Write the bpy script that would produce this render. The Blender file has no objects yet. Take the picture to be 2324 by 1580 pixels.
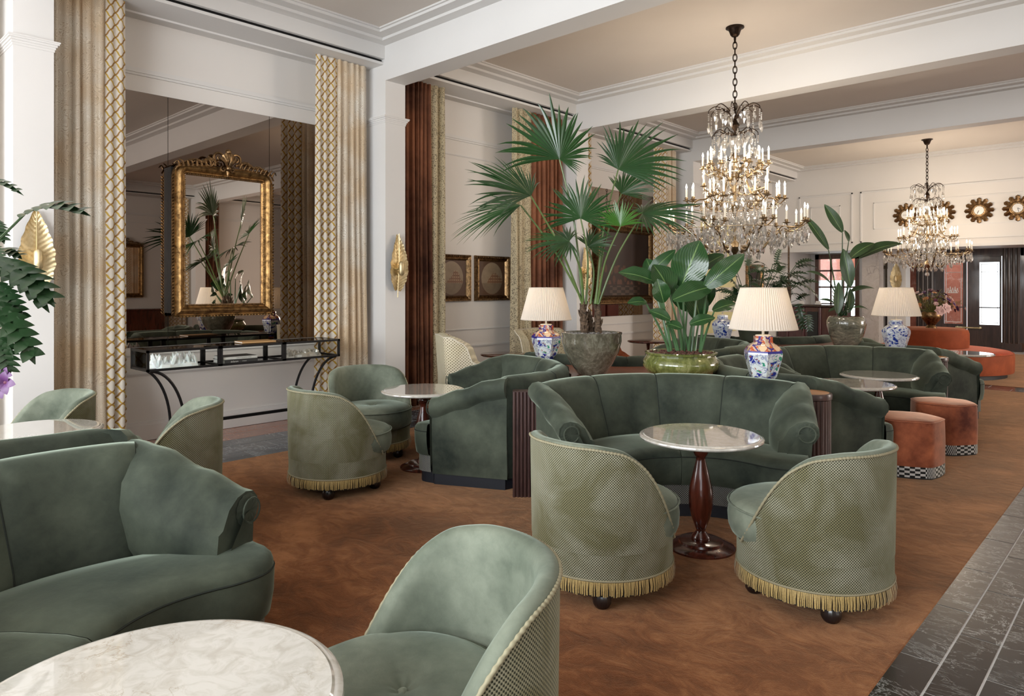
import bpy, bmesh, math, random
from mathutils import Vector, Matrix
random.seed(7)
R_ = math.radians
PI = math.pi
SC = bpy.context.scene
COL = SC.collection

# ------------------------------------------------------------------ camera
YAW = R_(43.26)
cam_d = bpy.data.cameras.new('camera')
cam_d.sensor_width = 36.0
cam_d.lens = 1592 / 2324 * 36
cam_d.shift_y = -138 / 2324
cam_d.clip_start = 0.05
cam = bpy.data.objects.new('camera', cam_d)
cam.location = (0, 0, 1.5)
cam.rotation_euler = (R_(90), 0, YAW)
COL.objects.link(cam)
SC.camera = cam

# ------------------------------------------------------------------ world, lights, exposure
W = bpy.data.worlds.new('world'); SC.world = W; W.use_nodes = True
W.node_tree.nodes['Background'].inputs[0].default_value = (0.86, 0.93, 1.0, 1)
W.node_tree.nodes['Background'].inputs[1].default_value = 4.0
SC.view_settings.view_transform = 'Standard'
SC.view_settings.look = 'None'
SC.view_settings.gamma = 1
SC.view_settings.use_curve_mapping = False
SC.view_settings.exposure = 0.0
SC.cycles.max_bounces = 8
SC.cycles.diffuse_bounces = 3
SC.cycles.glossy_bounces = 5
SC.cycles.transmission_bounces = 6
SC.cycles.transparent_max_bounces = 8
SC.cycles.caustics_reflective = False
SC.cycles.caustics_refractive = False
SC.cycles.sample_clamp_indirect = 6
SC.cycles.use_denoising = True

def area(name, loc, rot, sx, sy, power, col):
    l = bpy.data.lights.new(name, 'AREA'); l.shape = 'RECTANGLE'; l.size = sx; l.size_y = sy
    l.energy = power; l.color = col
    o = bpy.data.objects.new(name, l); o.location = loc; o.rotation_euler = rot; COL.objects.link(o); return o
def point(name, loc, power, col, r=0.1, parent=None):
    l = bpy.data.lights.new(name, 'POINT'); l.energy = power; l.color = col; l.shadow_soft_size = r
    o = bpy.data.objects.new(name, l); o.location = loc; COL.objects.link(o); o.parent = parent; return o
# daylight through the big windows of the wall behind the camera; the two right-hand lights are added fills
area('window_daylight', (-2.6, -3.75, 2.1), (R_(90), 0, 0), 6.5, 3.0, 560, (0.93, 0.97, 1.0))
area('left_window_daylight', (-7.2, -2.1, 2.0), (R_(90), 0, R_(-90)), 3.2, 2.8, 170, (0.93, 0.97, 1.0))
area('side_fill_far', (6.85, 15.0, 2.0), (R_(90), 0, R_(90)), 4.4, 2.8, 480, (1.0, 0.90, 0.82))  # added warm fill for the far end, no window in this wall
area('side_fill_near', (6.85, 3.2, 2.0), (R_(90), 0, R_(90)), 4.4, 2.8, 150, (1.0, 0.93, 0.86))  # added warm fill from the right for the booths, not a window

# ------------------------------------------------------------------ picture-to-place helper (real depth given for each point)
FX, FY = -math.sin(YAW), math.cos(YAW)
RX, RY = math.cos(YAW), math.sin(YAW)
def cw(px, py, d):
    a = (px - 1162) / 1592 * d
    return Vector((FX * d + RX * a, FY * d + RY * a, 1.5 + (652 - py) / 1592 * d))
def cf(lat, dep, z=0.0):
    return Vector((FX * dep + RX * lat, FY * dep + RY * lat, z))

# ------------------------------------------------------------------ mesh builder
class MB:
    def __init__(s): s.v = []; s.f = []; s.uv = []; s.mi = []; s.tf = None; s.m = 0
    def add(s, vs, fs, uvs=None):
        b = len(s.v)
        for i, p in enumerate(vs):
            p = Vector(p)
            if s.tf is not None: p = s.tf @ p
            s.v.append(p); s.uv.append(uvs[i] if uvs else (p.x, p.y))
        for f in fs: s.f.append(tuple(b + i for i in f)); s.mi.append(s.m)
        return s
    def box(s, x0, x1, y0, y1, z0, z1):
        vs = [(x, y, z) for x in (x0, x1) for y in (y0, y1) for z in (z0, z1)]
        return s.add(vs, [(0,1,3,2),(4,6,7,5),(0,4,5,1),(2,3,7,6),(0,2,6,4),(1,5,7,3)])
    def bbox(s, x0, x1, y0, y1, z0, z1, b=0.01):
        # box with chamfered edges
        def ring(i, z): return [(x0+i,y0,z),(x1-i,y0,z),(x1,y0+i,z),(x1,y1-i,z),(x1-i,y1,z),(x0+i,y1,z),(x0,y1-i,z),(x0,y0+i,z)]
        def inr(i, z): return [(x0+i,y0+b,z),(x1-i,y0+b,z),(x1-b,y0+i,z),(x1-b,y1-i,z),(x1-i,y1-b,z),(x0+i,y1-b,z),(x0+b,y1-i,z),(x0+b,y0+i,z)]
        vs = inr(b*1.3, z0) + ring(b, z0+b) + ring(b, z1-b) + inr(b*1.3, z1)
        fs = [tuple(range(7,-1,-1)), tuple(range(24,32))]
        for k in range(3):
            for i in range(8): j=(i+1)%8; fs.append((k*8+i,k*8+j,k*8+8+j,k*8+8+i))
        return s.add(vs, fs)
    def grid(s, nu, nv, fn, cu=False, cv=False):
        U = nu if cu else nu + 1; V = nv if cv else nv + 1
        vs = []; uvs = []
        for i in range(U):
            for j in range(V):
                r = fn(i / nu, j / nv); vs.append(r[:3]); uvs.append(tuple(r[3:5]) if len(r) > 3 else (i / nu, j / nv))
        fs = []
        for i in range(nu):
            for j in range(nv):
                a, b = i % U, (i + 1) % U; c, d = j % V, (j + 1) % V
                fs.append((a*V+c, b*V+c, b*V+d, a*V+d))
        return s.add(vs, fs, uvs)
    def lathe(s, prof, n=24, c=(0, 0), sq=1.0, off=0.0):
        # prof: list of (r, z)
        vs = []; uvs = []
        for i in range(n + 1):
            a = 2 * PI * i / n + off
            L = 0
            for k, (r, z) in enumerate(prof):
                if k: L += math.hypot(r - prof[k-1][0], z - prof[k-1][1])
                vs.append((c[0] + r * math.cos(a), c[1] + r * math.sin(a) * sq, z)); uvs.append((i / n, L))
        m = len(prof); fs = []
        for i in range(n):
            for k in range(m - 1): fs.append((i*m+k, (i+1)*m+k, (i+1)*m+k+1, i*m+k+1))
        s.add(vs, fs, uvs)
        for k in (0, m - 1):
            if prof[k][0] > 1e-4:
                b = len(s.v); s.add([(c[0] + prof[k][0]*math.cos(2*PI*i/n+off), c[1] + prof[k][0]*math.sin(2*PI*i/n+off)*sq, prof[k][1]) for i in range(n)], [tuple(range(n))])
        return s
    def tube(s, pts, r, n=8, closed=False, caps=True):
        pts = [Vector(p) for p in pts]; m = len(pts)
        up = None; vs = []; uvs = []
        L = 0
        for i, p in enumerate(pts):
            a = pts[(i-1) % m] if (closed or i > 0) else p
            b = pts[(i+1) % m] if (closed or i < m-1) else p
            t = (b - a)
            if t.length < 1e-9: t = Vector((0, 0, 1))
            t.normalize()
            if up is None:
                up = Vector((0, 0, 1)) if abs(t.z) < 0.9 else Vector((1, 0, 0))
            x = up.cross(t)
            if x.length < 1e-6: x = Vector((1, 0, 0)).cross(t)
            x.normalize(); y = t.cross(x); up = y
            rr = r(i / max(1, m-1)) if callable(r) else r
            if i: L += (p - pts[i-1]).length
            for k in range(n):
                q = 2*PI*k/n
                vs.append(p + x*math.cos(q)*rr + y*math.sin(q)*rr); uvs.append((k / n, L))
        fs = []
        for i in range(m if closed else m-1):
            for k in range(n):
                a, b = i*n, ((i+1) % m)*n
                fs.append((a+k, a+(k+1)%n, b+(k+1)%n, b+k))
        if caps and not closed: fs += [tuple(range(n-1,-1,-1)), tuple(range((m-1)*n, m*n))]
        return s.add(vs, fs, uvs)
    def prism(s, poly, z0, z1):
        n = len(poly)
        vs = [(p[0], p[1], z0) for p in poly] + [(p[0], p[1], z1) for p in poly]
        fs = [tuple(range(n-1,-1,-1)), tuple(range(n, 2*n))] + [(i, (i+1)%n, n+(i+1)%n, n+i) for i in range(n)]
        return s.add(vs, fs)
    def sphere(s, c, r, n=12, m=8, sz=1.0):
        prof = [(r*math.sin(PI*k/m), c[2] - r*sz*math.cos(PI*k/m)) for k in range(m+1)]
        prof[0] = (1e-5, prof[0][1]); prof[-1] = (1e-5, prof[-1][1])
        return s.lathe(prof, n, (c[0], c[1]))
    def build(s, name, mat, parent=None, loc=None, rot=None, smooth=True, ang=38, fix=True):
        me = bpy.data.meshes.new(name)
        me.from_pydata([tuple(p) for p in s.v], [], s.f)
        uvl = me.uv_layers.new(name='UVMap')
        buf = []
        for l in me.loops: buf.extend(s.uv[l.vertex_index])
        uvl.data.foreach_set('uv', buf)
        mats = mat if isinstance(mat, (list, tuple)) else [mat]
        for m_ in mats: me.materials.append(m_)
        if len(mats) > 1: me.polygons.foreach_set('material_index', s.mi)
        if fix:
            bm = bmesh.new(); bm.from_mesh(me)
            bmesh.ops.remove_doubles(bm, verts=bm.verts, dist=1e-5) if fix == 'weld' else None
            bmesh.ops.recalc_face_normals(bm, faces=bm.faces); bm.to_mesh(me); bm.free()
        if smooth:
            me.polygons.foreach_set('use_smooth', [True] * len(me.polygons))
            me.set_sharp_from_angle(angle=R_(ang))
        me.update()
        return place(name, me, parent, loc, rot)
def place(name, me, parent=None, loc=None, rot=None):
    o = bpy.data.objects.new(name, me); COL.objects.link(o)
    if parent is not None: o.parent = parent
    if loc is not None: o.location = loc
    if rot is not None: o.rotation_euler = rot
    return o
def empty(name, loc=(0, 0, 0), rz=0.0, rot=None):
    o = bpy.data.objects.new(name, None); o.empty_display_size = 0.1; COL.objects.link(o)
    o.location = loc; o.rotation_euler = rot if rot else (0, 0, rz); return o
def tag(o, label, cat, group=None, kind=None):
    if label: o['label'] = label
    if cat: o['category'] = cat
    if group: o['group'] = group
    if kind: o['kind'] = kind
    return o
def struct(o): o['kind'] = 'structure'; return o
def stuff(o): o['kind'] = 'stuff'; return o
def copy_tree(o, parent=None):
    c = o.copy(); COL.objects.link(c)
    if parent is not None: c.parent = parent
    for ch in list(o.children): copy_tree(ch, c)
    return c
def dup(o, loc, rz, label):
    c = copy_tree(o); c.location = loc; c.rotation_euler = (0, 0, rz); c['label'] = label; return c
def catmull(P, n=6, closed=False):
    P = [Vector(p) for p in P]; out = []; m = len(P)
    for i in range(m if closed else m-1):
        if closed: a, b, c, d = P[(i-1)%m], P[i], P[(i+1)%m], P[(i+2)%m]
        else: a, b, c, d = P[max(0,i-1)], P[i], P[i+1], P[min(m-1,i+2)]
        for k in range(n):
            t = k / n
            out.append(0.5*((2*b) + (c-a)*t + (2*a-5*b+4*c-d)*t*t + (3*b-a-3*c+d)*t**3))
    if not closed: out.append(P[-1])
    return out
def lerp(a, b, t): return a + (b - a) * t
def interp(tab, x):
    for (a, va), (b, vb) in zip(tab, tab[1:]):
        if x <= b:
            t = max(0, (x - a) / (b - a)); t = t*t*(3-2*t) if True else t
            return va + (vb - va) * t
    return tab[-1][1]

# ------------------------------------------------------------------ materials
class NT:
    def __init__(s, name):
        s.m = bpy.data.materials.new(name); s.m.use_nodes = True; s.t = s.m.node_tree
        s.b = s.t.nodes['Principled BSDF']; s.out = s.t.nodes['Material Output']
    def n(s, typ, props=None, **ins):
        nd = s.t.nodes.new('ShaderNode' + typ)
        for k, v in (props or {}).items(): setattr(nd, k, v)
        for k, v in ins.items():
            key = int(k[1:]) if k[0] == '_' and k[1:].isdigit() else k.replace('_', ' ')
            s.set(nd.inputs[key], v)
        return nd
    def set(s, sock, v):
        if isinstance(v, bpy.types.NodeSocket): s.t.links.new(v, sock)
        elif isinstance(v, bpy.types.Node): s.t.links.new(v.outputs[0], sock)
        elif isinstance(v, (tuple, list)) and len(v) == 3 and sock.type == 'RGBA': sock.default_value = (*v, 1)
        else: sock.default_value = v
    def P(s, **kw):
        for k, v in kw.items(): s.set(s.b.inputs[k.replace('_', ' ')], v)
        return s
    def math(s, op, a, b=0.0, c=0.0, clamp=False):
        nd = s.t.nodes.new('ShaderNodeMath'); nd.operation = op; nd.use_clamp = clamp
        s.set(nd.inputs[0], a); s.set(nd.inputs[1], b); s.set(nd.inputs[2], c); return nd.outputs[0]
    def mix(s, f, a, b, mode='MIX'):
        nd = s.t.nodes.new('ShaderNodeMix'); nd.data_type = 'RGBA'; nd.blend_type = mode
        s.set(nd.inputs[0], f); s.set(nd.inputs[6], a); s.set(nd.inputs[7], b); return nd.outputs[2]
    def ramp(s, f, stops, interp='LINEAR'):
        nd = s.t.nodes.new('ShaderNodeValToRGB'); s.set(nd.inputs[0], f); cr = nd.color_ramp; cr.interpolation = interp
        while len(cr.elements) < len(stops): cr.elements.new(0.5)
        for e, (p, c) in zip(cr.elements, stops):
            e.position = p; e.color = (*c, 1) if len(c) == 3 else c
        return nd.outputs[0]
    def obj(s, rnd=True, kind='Object', sc=None):
        tc = s.n('TexCoord'); v = tc.outputs[kind]
        if rnd:
            oi = s.n('ObjectInfo'); mu = s.math('MULTIPLY', oi.outputs['Random'], 37.0)
            va = s.n('VectorMath', {'operation': 'ADD'}, _0=v, _1=mu); v = va.outputs[0]
        if sc:
            vm = s.n('VectorMath', {'operation': 'MULTIPLY'}, _0=v, _1=sc); v = vm.outputs[0]
        return v
    def noise(s, v, scale, detail=3, rough=0.5, dist=0.0):
        nd = s.n('TexNoise', Vector=v, Scale=scale, Detail=detail, Roughness=rough, Distortion=dist); return nd.outputs['Fac']
    def bump(s, h, strength=0.3, dist=0.01, normal=None):
        nd = s.n('Bump', Height=h, Strength=strength, Distance=dist)
        if normal is not None: s.set(nd.inputs['Normal'], normal)
        s.t.links.new(nd.outputs[0], s.b.inputs['Normal']); return nd.outputs[0]

def simple(name, col, rough=0.5, metal=0.0, **kw):
    m = NT(name).P(Base_Color=col, Roughness=rough, Metallic=metal, **kw); return m.m

def velvet(name, dark, light, sheen=(0.5, 0.6, 0.5), sw=0.5, scale=3.2, bump=0.15):
    m = NT(name); v = m.obj()
    a = m.noise(v, scale*0.8, 3, 0.5, 0.3); b = m.noise(v, scale*6, 4, 0.65, 0.2)
    f = m.math('ADD', m.math('MULTIPLY', a, 0.8), m.math('MULTIPLY', b, 0.2))
    c = m.ramp(f, [(0.33, dark), (0.50, tuple((x+y)/2*0.92 for x, y in zip(dark, light))), (0.68, light)])
    m.P(Base_Color=c, Roughness=0.75, Sheen_Weight=sw, Sheen_Roughness=0.35, Sheen_Tint=sheen, Specular_IOR_Level=0.25)
    fine = m.noise(v, 420, 2); m.bump(m.math('ADD', m.math('MULTIPLY', b, 1.0), m.math('MULTIPLY', fine, 0.25)), bump, 0.006)
    return m.m
M = {}
M['velvet'] = velvet('green_velvet', (0.016, 0.023, 0.017), (0.088, 0.105, 0.075), sheen=(0.72, 0.86, 0.70), sw=0.55)
M['velvet_seam'] = simple('dark_seam_cord', (0.012, 0.018, 0.013), 0.8)
M['velvet_light'] = velvet('sage_velvet', (0.070, 0.086, 0.062), (0.235, 0.262, 0.200), sheen=(0.75, 0.9, 0.78), sw=0.40, scale=4.0)
M['rust_velvet'] = velvet('rust_velvet', (0.085, 0.014, 0.006), (0.50, 0.15, 0.065), sheen=(1.0, 0.66, 0.48), sw=0.9, scale=4)
M['orange_fabric'] = velvet('orange_fabric', (0.24, 0.052, 0.016), (0.38, 0.085, 0.028), sheen=(1, 0.5, 0.3), sw=0.25, scale=5, bump=0.1)
M['orange_seat'] = velvet('orange_seat_velvet', (0.30, 0.028, 0.010), (0.52, 0.075, 0.022), sheen=(1, 0.45, 0.3), sw=0.4, scale=6, bump=0.1)
M['brown_velvet'] = velvet('brown_curtain_velvet', (0.050, 0.016, 0.008), (0.27, 0.105, 0.052), sheen=(1.0, 0.66, 0.45), sw=0.35, scale=2)
M['grey_drape'] = velvet('grey_drape', (0.09, 0.085, 0.09), (0.14, 0.13, 0.135), sw=0.1)

def dots(name, light, dark, s=0.0095, lo=0.15, hi=0.55, tint=None, uvs=1.0):
    m = NT(name); tc = m.n('TexCoord'); sep = m.n('SeparateXYZ', Vector=tc.outputs['UV'])
    k = 2*PI/s
    cu = m.math('COSINE', m.math('MULTIPLY', sep.outputs[0], k)); cv = m.math('COSINE', m.math('MULTIPLY', sep.outputs[1], k))
    pr = m.math('MULTIPLY', cu, cv)
    mr = m.n('MapRange', Value=pr, From_Min=lo, From_Max=hi).outputs[0]
    v = m.obj(); n1 = m.noise(v, 3.5, 4, 0.6, 0.6)
    base = m.mix(m.n('MapRange', Value=n1, From_Min=0.38, From_Max=0.62).outputs[0], tint or tuple(x*0.72 for x in light), light)
    c = m.mix(mr, base, dark)
    m.P(Base_Color=c, Roughness=0.7, Sheen_Weight=0.35, Sheen_Roughness=0.4, Sheen_Tint=(0.9, 0.95, 0.7), Specular_IOR_Level=0.2)
    m.bump(pr, 0.5, 0.0015)
    return m.m
M['dots'] = dots('woven_sage_checks', (0.34, 0.33, 0.24), (0.022, 0.024, 0.013), tint=(0.19, 0.175, 0.09), s=0.0125, lo=-0.15, hi=0.35)
M['silver_check'] = dots('silver_check', (0.62, 0.60, 0.57), (0.012, 0.012, 0.012), s=0.036, lo=-0.03, hi=0.03)
M['silver_fine'] = dots('silver_woven_band', (0.30, 0.30, 0.28), (0.012, 0.013, 0.012), s=0.014, lo=-0.1, hi=0.1)
M['cream_check'] = dots('cream_check', (0.74, 0.66, 0.50), (0.16, 0.12, 0.06), s=0.03, lo=0.3, hi=0.6, tint=(0.68, 0.60, 0.42))

def marble(name, base, vein, blot, rough=0.12, scale=4):
    m = NT(name); v = m.obj()
    w = m.n('TexNoise', Vector=v, Scale=scale, Detail=6, Roughness=0.65, Distortion=1.2)
    d = m.n('VectorMath', {'operation': 'MULTIPLY_ADD'}, _0=w.outputs['Color'], _1=(0.35, 0.35, 0.35), _2=v)
    vo = m.n('TexVoronoi', {'feature': 'DISTANCE_TO_EDGE'}, Vector=d.outputs[0], Scale=scale*1.4)
    ve = m.n('MapRange', Value=vo.outputs['Distance'], From_Min=0.0, From_Max=0.06, To_Min=1.0, To_Max=0.0).outputs[0]
    n2 = m.noise(v, scale*2.2, 5, 0.6, 1.5)
    b = m.mix(m.n('MapRange', Value=n2, From_Min=0.42, From_Max=0.66).outputs[0], base, blot)
    c = m.mix(m.math('MULTIPLY', m.math('MULTIPLY', ve, 0.6), m.n('MapRange', Value=m.noise(v, scale*0.9, 2), From_Min=0.45, From_Max=0.62).outputs[0]), b, vein)
    m.P(Base_Color=c, Roughness=rough, Coat_Weight=1.0, Coat_Roughness=0.02)
    return m.m
M['marble'] = marble('cream_marble', (0.62, 0.60, 0.55), (0.36, 0.30, 0.21), (0.50, 0.47, 0.41), rough=0.07, scale=7)
M['marble_pier'] = marble('veined_marble_pier', (0.62, 0.57, 0.54), (0.20, 0.16, 0.16), (0.55, 0.50, 0.46), scale=3)
M['marble_pink'] = marble('red_marble', (0.42, 0.15, 0.10), (0.72, 0.50, 0.42), (0.34, 0.11, 0.075), scale=3)
M['marble_brown'] = marble('brown_marble', (0.085, 0.045, 0.030), (0.25, 0.17, 0.12), (0.05, 0.028, 0.02), scale=3)

def tile_mat(name, base, mid, vein, rough=0.22):
    m = NT(name); v = m.obj(); 
    mp = m.n('Mapping', Vector=v, Rotation=(0, 0, 0.5), Scale=(1.0, 1.8, 1.0)).outputs[0]
    w = m.n('TexNoise', Vector=mp, Scale=3.0, Detail=7, Roughness=0.7, Distortion=2.2)
    d = m.n('VectorMath', {'operation': 'MULTIPLY_ADD'}, _0=w.outputs['Color'], _1=(0.5, 0.5, 0.5), _2=mp)
    vo = m.n('TexVoronoi', {'feature': 'DISTANCE_TO_EDGE'}, Vector=d.outputs[0], Scale=5.5)
    ve = m.n('MapRange', Value=vo.outputs['Distance'], From_Min=0.0, From_Max=0.035, To_Min=1.0, To_Max=0.0).outputs[0]
    oi = m.n('ObjectInfo').outputs['Random']
    gate = m.n('MapRange', Value=m.math('ADD', m.noise(v, 3.5, 3), m.math('MULTIPLY', oi, 0.22)), From_Min=0.46, From_Max=0.72).outputs[0]
    cloud = m.math('MULTIPLY', m.noise(mp, 9, 6, 0.75, 2.5), m.math('ADD', oi, 0.35))
    b = m.mix(m.n('MapRange', Value=cloud, From_Min=0.28, From_Max=0.85).outputs[0], base, mid)
    c = m.mix(m.math('MULTIPLY', ve, gate), b, vein)
    m.P(Base_Color=c, Roughness=rough, Coat_Weight=0.3, Coat_Roughness=0.1)
    return m.m
M['tile'] = tile_mat('dark_marble_tile', (0.020, 0.016, 0.015), (0.085, 0.085, 0.083), (0.50, 0.52, 0.50))
M['tile_blue'] = tile_mat('blue_black_marble_tile', (0.018, 0.022, 0.028), (0.09, 0.115, 0.14), (0.52, 0.56, 0.58))
M['tile_red'] = tile_mat('red_marble_tile', (0.34, 0.13, 0.075), (0.46, 0.24, 0.16), (0.62, 0.42, 0.33))
M['grout'] = simple('pale_grout', (0.62, 0.62, 0.60), 0.8)

def carpet():
    m = NT('rust_carpet'); v = m.obj(rnd=False)
    a = m.noise(v, 1.1, 6, 0.62, 0.9)
    mp = m.n('Mapping', Vector=v, Rotation=(0, 0, 0.9), Scale=(1.0, 1.5, 1.0)).outputs[0]
    b = m.noise(mp, 4.5, 6, 0.7, 1.6)
    f = m.math('ADD', m.math('MULTIPLY', a, 0.6), m.math('MULTIPLY', b, 0.4))
    c = m.ramp(f, [(0.40, (0.080, 0.020, 0.006)), (0.50, (0.190, 0.060, 0.019)), (0.62, (0.42, 0.175, 0.070))])
    fn = m.noise(v, 260, 2, 0.6)
    c2 = m.mix(m.math('MULTIPLY', fn, 0.55), c, tuple(x for x in (0.09, 0.03, 0.012)), 'MIX')
    m.P(Base_Color=c2, Roughness=0.95, Sheen_Weight=0.55, Sheen_Roughness=0.35, Sheen_Tint=(1.0, 0.66, 0.40), Specular_IOR_Level=0.1)
    m.bump(m.math('ADD', m.math('MULTIPLY', fn, 0.5), m.math('MULTIPLY', b, 1.5)), 0.5, 0.01)
    return m.m
M['carpet'] = carpet()

def plaster(name, col, var=0.03):
    m = NT(name); v = m.obj(rnd=False); n = m.noise(v, 1.5, 4)
    c = m.mix(n, tuple(x*(1-var) for x in col), tuple(min(1, x*(1+var)) for x in col))
    m.P(Base_Color=c, Roughness=0.6); m.bump(m.noise(v, 90, 3), 0.04, 0.003); return m.m
M['wall'] = plaster('wall_paint', (0.74, 0.71, 0.675))
M['trim'] = plaster('white_trim_paint', (0.72, 0.705, 0.685))
M['ceiling'] = plaster('ceiling_paint', (0.69, 0.63, 0.57), 0.05)
M['ceiling_grey'] = plaster('grey_ceiling_paint', (0.52, 0.50, 0.50), 0.03)
M['yellow_wall'] = simple('yellow_paint', (0.72, 0.66, 0.35), 0.6)

def wood(name, dark, light, rough=0.22, scale=(1, 1, 0.12), coat=0.6):
    m = NT(name); v = m.obj(sc=scale); n = m.noise(v, 14, 5, 0.6, 1.5)
    m.P(Base_Color=m.ramp(n, [(0.35, dark), (0.65, light)]), Roughness=rough, Coat_Weight=coat, Coat_Roughness=0.08)
    m.bump(n, 0.05, 0.002); return m.m
M['mahogany'] = wood('mahogany', (0.030, 0.006, 0.004), (0.115, 0.026, 0.014))
M['dark_wood'] = wood('dark_door_wood', (0.022, 0.012, 0.010), (0.060, 0.032, 0.026), 0.35)
M['brown_wood'] = wood('brown_door_wood', (0.075, 0.030, 0.018), (0.16, 0.070, 0.042), 0.35)
M['flute_wood'] = wood('fluted_rosewood', (0.034, 0.014, 0.012), (0.075, 0.034, 0.028), 0.4, coat=0.2)
M['deck_wood'] = wood('reddish_deck', (0.20, 0.060, 0.030), (0.30, 0.10, 0.055), 0.35, scale=(1, 0.2, 1), coat=0.3)
M['red_wood'] = wood('red_panel', (0.13, 0.022, 0.014), (0.22, 0.045, 0.028), 0.3)
M['tan_leather'] = simple('tan_inset', (0.48, 0.24, 0.11), 0.5)
M['bar_wood'] = wood('bar_front_wood', (0.045, 0.010, 0.012), (0.085, 0.020, 0.022), 0.25)
M['black_metal'] = simple('black_steel', (0.022, 0.021, 0.022), 0.38, 0.7)
M['black_gap'] = simple('black_gap', (0.004, 0.004, 0.004), 0.9)
M['plinth'] = simple('plinth_black', (0.012, 0.015, 0.022), 0.5)
M['foot'] = simple('ebony_foot', (0.012, 0.009, 0.009), 0.3, Coat_Weight=0.5)
def gold(name, a, b, rough=0.32, scale=18, metal=1.0):
    m = NT(name); v = m.obj(rnd=False); n = m.noise(v, scale, 5, 0.65, 0.5)
    m.P(Base_Color=m.ramp(n, [(0.32, a), (0.62, b)]), Roughness=m.n('MapRange', Value=n, To_Min=rough+0.15, To_Max=rough-0.08).outputs[0], Metallic=metal)
    m.bump(m.noise(v, scale*4, 4), 0.25, 0.002); return m.m
M['gold'] = gold('antique_gold', (0.08, 0.038, 0.014), (0.40, 0.24, 0.095), 0.46)
M['dark_gold'] = gold('dark_gilt', (0.045, 0.026, 0.014), (0.34, 0.21, 0.10), 0.35, 26)
M['brass'] = gold('brushed_brass', (0.46, 0.35, 0.18), (0.70, 0.59, 0.37), 0.45, 9)
M['gilt_bronze'] = gold('gilt_bronze', (0.12, 0.080, 0.045), (0.42, 0.31, 0.18), 0.34, 20)
M['bronze'] = gold('dark_bronze', (0.014, 0.010, 0.008), (0.05, 0.032, 0.022), 0.4, 15)
M['mirror'] = simple('smoked_mirror', (0.30, 0.25, 0.215), 0.012, 1.0)
M['mirror_clear'] = simple('clear_mirror', (0.80, 0.72, 0.64), 0.008, 1.0)
def glassy(name, col=(1, 1, 1), refl=0.12, rough=0.0, extra=0.0):
    m = NT(name); t = m.t
    gl = m.n('BsdfGlossy', Color=(1, 1, 1), Roughness=rough); tr = m.n('BsdfTransparent', Color=col)
    fr = m.n('LayerWeight', Blend=refl).outputs['Fresnel']
    if extra: fr = m.math('ADD', fr, extra, clamp=True)
    mx = m.n('MixShader', _0=fr, _1=tr.outputs[0], _2=gl.outputs[0]); t.links.new(mx.outputs[0], m.out.inputs[0]); return m.m
M['glass'] = glassy('clear_glass', (0.96, 0.97, 0.96), 0.06)
def crystal():
    m = NT('cut_crystal'); gl = m.n('BsdfGlass', Color=(1, 0.99, 0.97), Roughness=0.0, IOR=1.55)
    di = m.n('BsdfTranslucent', Color=(0.95, 0.93, 0.90)); df = m.n('BsdfDiffuse', Color=(0.95, 0.93, 0.90)); gs = m.n('BsdfGlossy', Color=(1, 1, 1), Roughness=0.08)
    a = m.n('MixShader', _0=0.5, _1=di.outputs[0], _2=df.outputs[0]); b = m.n('MixShader', _0=0.5, _1=a.outputs[0], _2=gs.outputs[0])
    c = m.n('MixShader', _0=0.42, _1=gl.outputs[0], _2=b.outputs[0]); m.t.links.new(c.outputs[0], m.out.inputs[0]); return m.m
M['crystal'] = crystal()
M['bulb'] = NT('bulb_glow').P(Base_Color=(1, 0.9, 0.7), Emission_Color=(1.0, 0.88, 0.68), Emission_Strength=16).m
M['candle'] = NT('candle_sleeve').P(Base_Color=(0.92, 0.86, 0.74), Roughness=0.5, Subsurface_Weight=0.0).m
def shade_mat():
    m = NT('pleated_shade'); t = m.t
    tc = m.n('TexCoord'); sep = m.n('SeparateXYZ', Vector=tc.outputs['UV'])
    d = m.n('BsdfDiffuse', Color=(0.92, 0.87, 0.79)); tr = m.n('BsdfTranslucent', Color=(0.92, 0.82, 0.68))
    mx = m.n('MixShader', _0=0.42, _1=d.outputs[0], _2=tr.outputs[0]); t.links.new(mx.outputs[0], m.out.inputs[0]); return m.m
M['shade'] = shade_mat()
M['shade_warm'] = NT('lit_yellow_shade').P(Base_Color=(0.8, 0.6, 0.3), Emission_Color=(1.0, 0.62, 0.25), Emission_Strength=1.3).m
M['cream_plastic'] = simple('cream_trim', (0.72, 0.66, 0.55), 0.5)
def glaze(name, cols, scale=8, rough=0.12, sc=(1, 1, 1)):
    m = NT(name); v = m.obj(sc=sc); n = m.noise(v, scale, 8, 0.75, 0.6); n2 = m.noise(v, scale*5, 4, 0.7)
    f = m.math('ADD', m.math('MULTIPLY', n, 0.7), m.math('MULTIPLY', n2, 0.3))
    m.P(Base_Color=m.ramp(f, [(0.34+0.32*i/(len(cols)-1), c) for i, c in enumerate(cols)]), Roughness=rough, Coat_Weight=0.8, Coat_Roughness=0.03)
    m.bump(n, 0.08, 0.004); return m.m
M['glaze_grey'] = glaze('speckled_grey_glaze', [(0.030, 0.026, 0.018), (0.11, 0.10, 0.070), (0.27, 0.26, 0.20)], 6, sc=(1, 1, 0.8))
M['glaze_green'] = glaze('green_brown_glaze', [(0.050, 0.060, 0.016), (0.15, 0.17, 0.045), (0.36, 0.36, 0.16)], 9, sc=(1, 1, 0.35))
M['glaze_stripe'] = glaze('streaked_silver_green_glaze', [(0.045, 0.045, 0.035), (0.16, 0.16, 0.12), (0.42, 0.38, 0.28)], 5, sc=(1, 1, 3.0))
M['glaze_dark'] = simple('dark_olive_pot', (0.045, 0.050, 0.030), 0.5)

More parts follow.
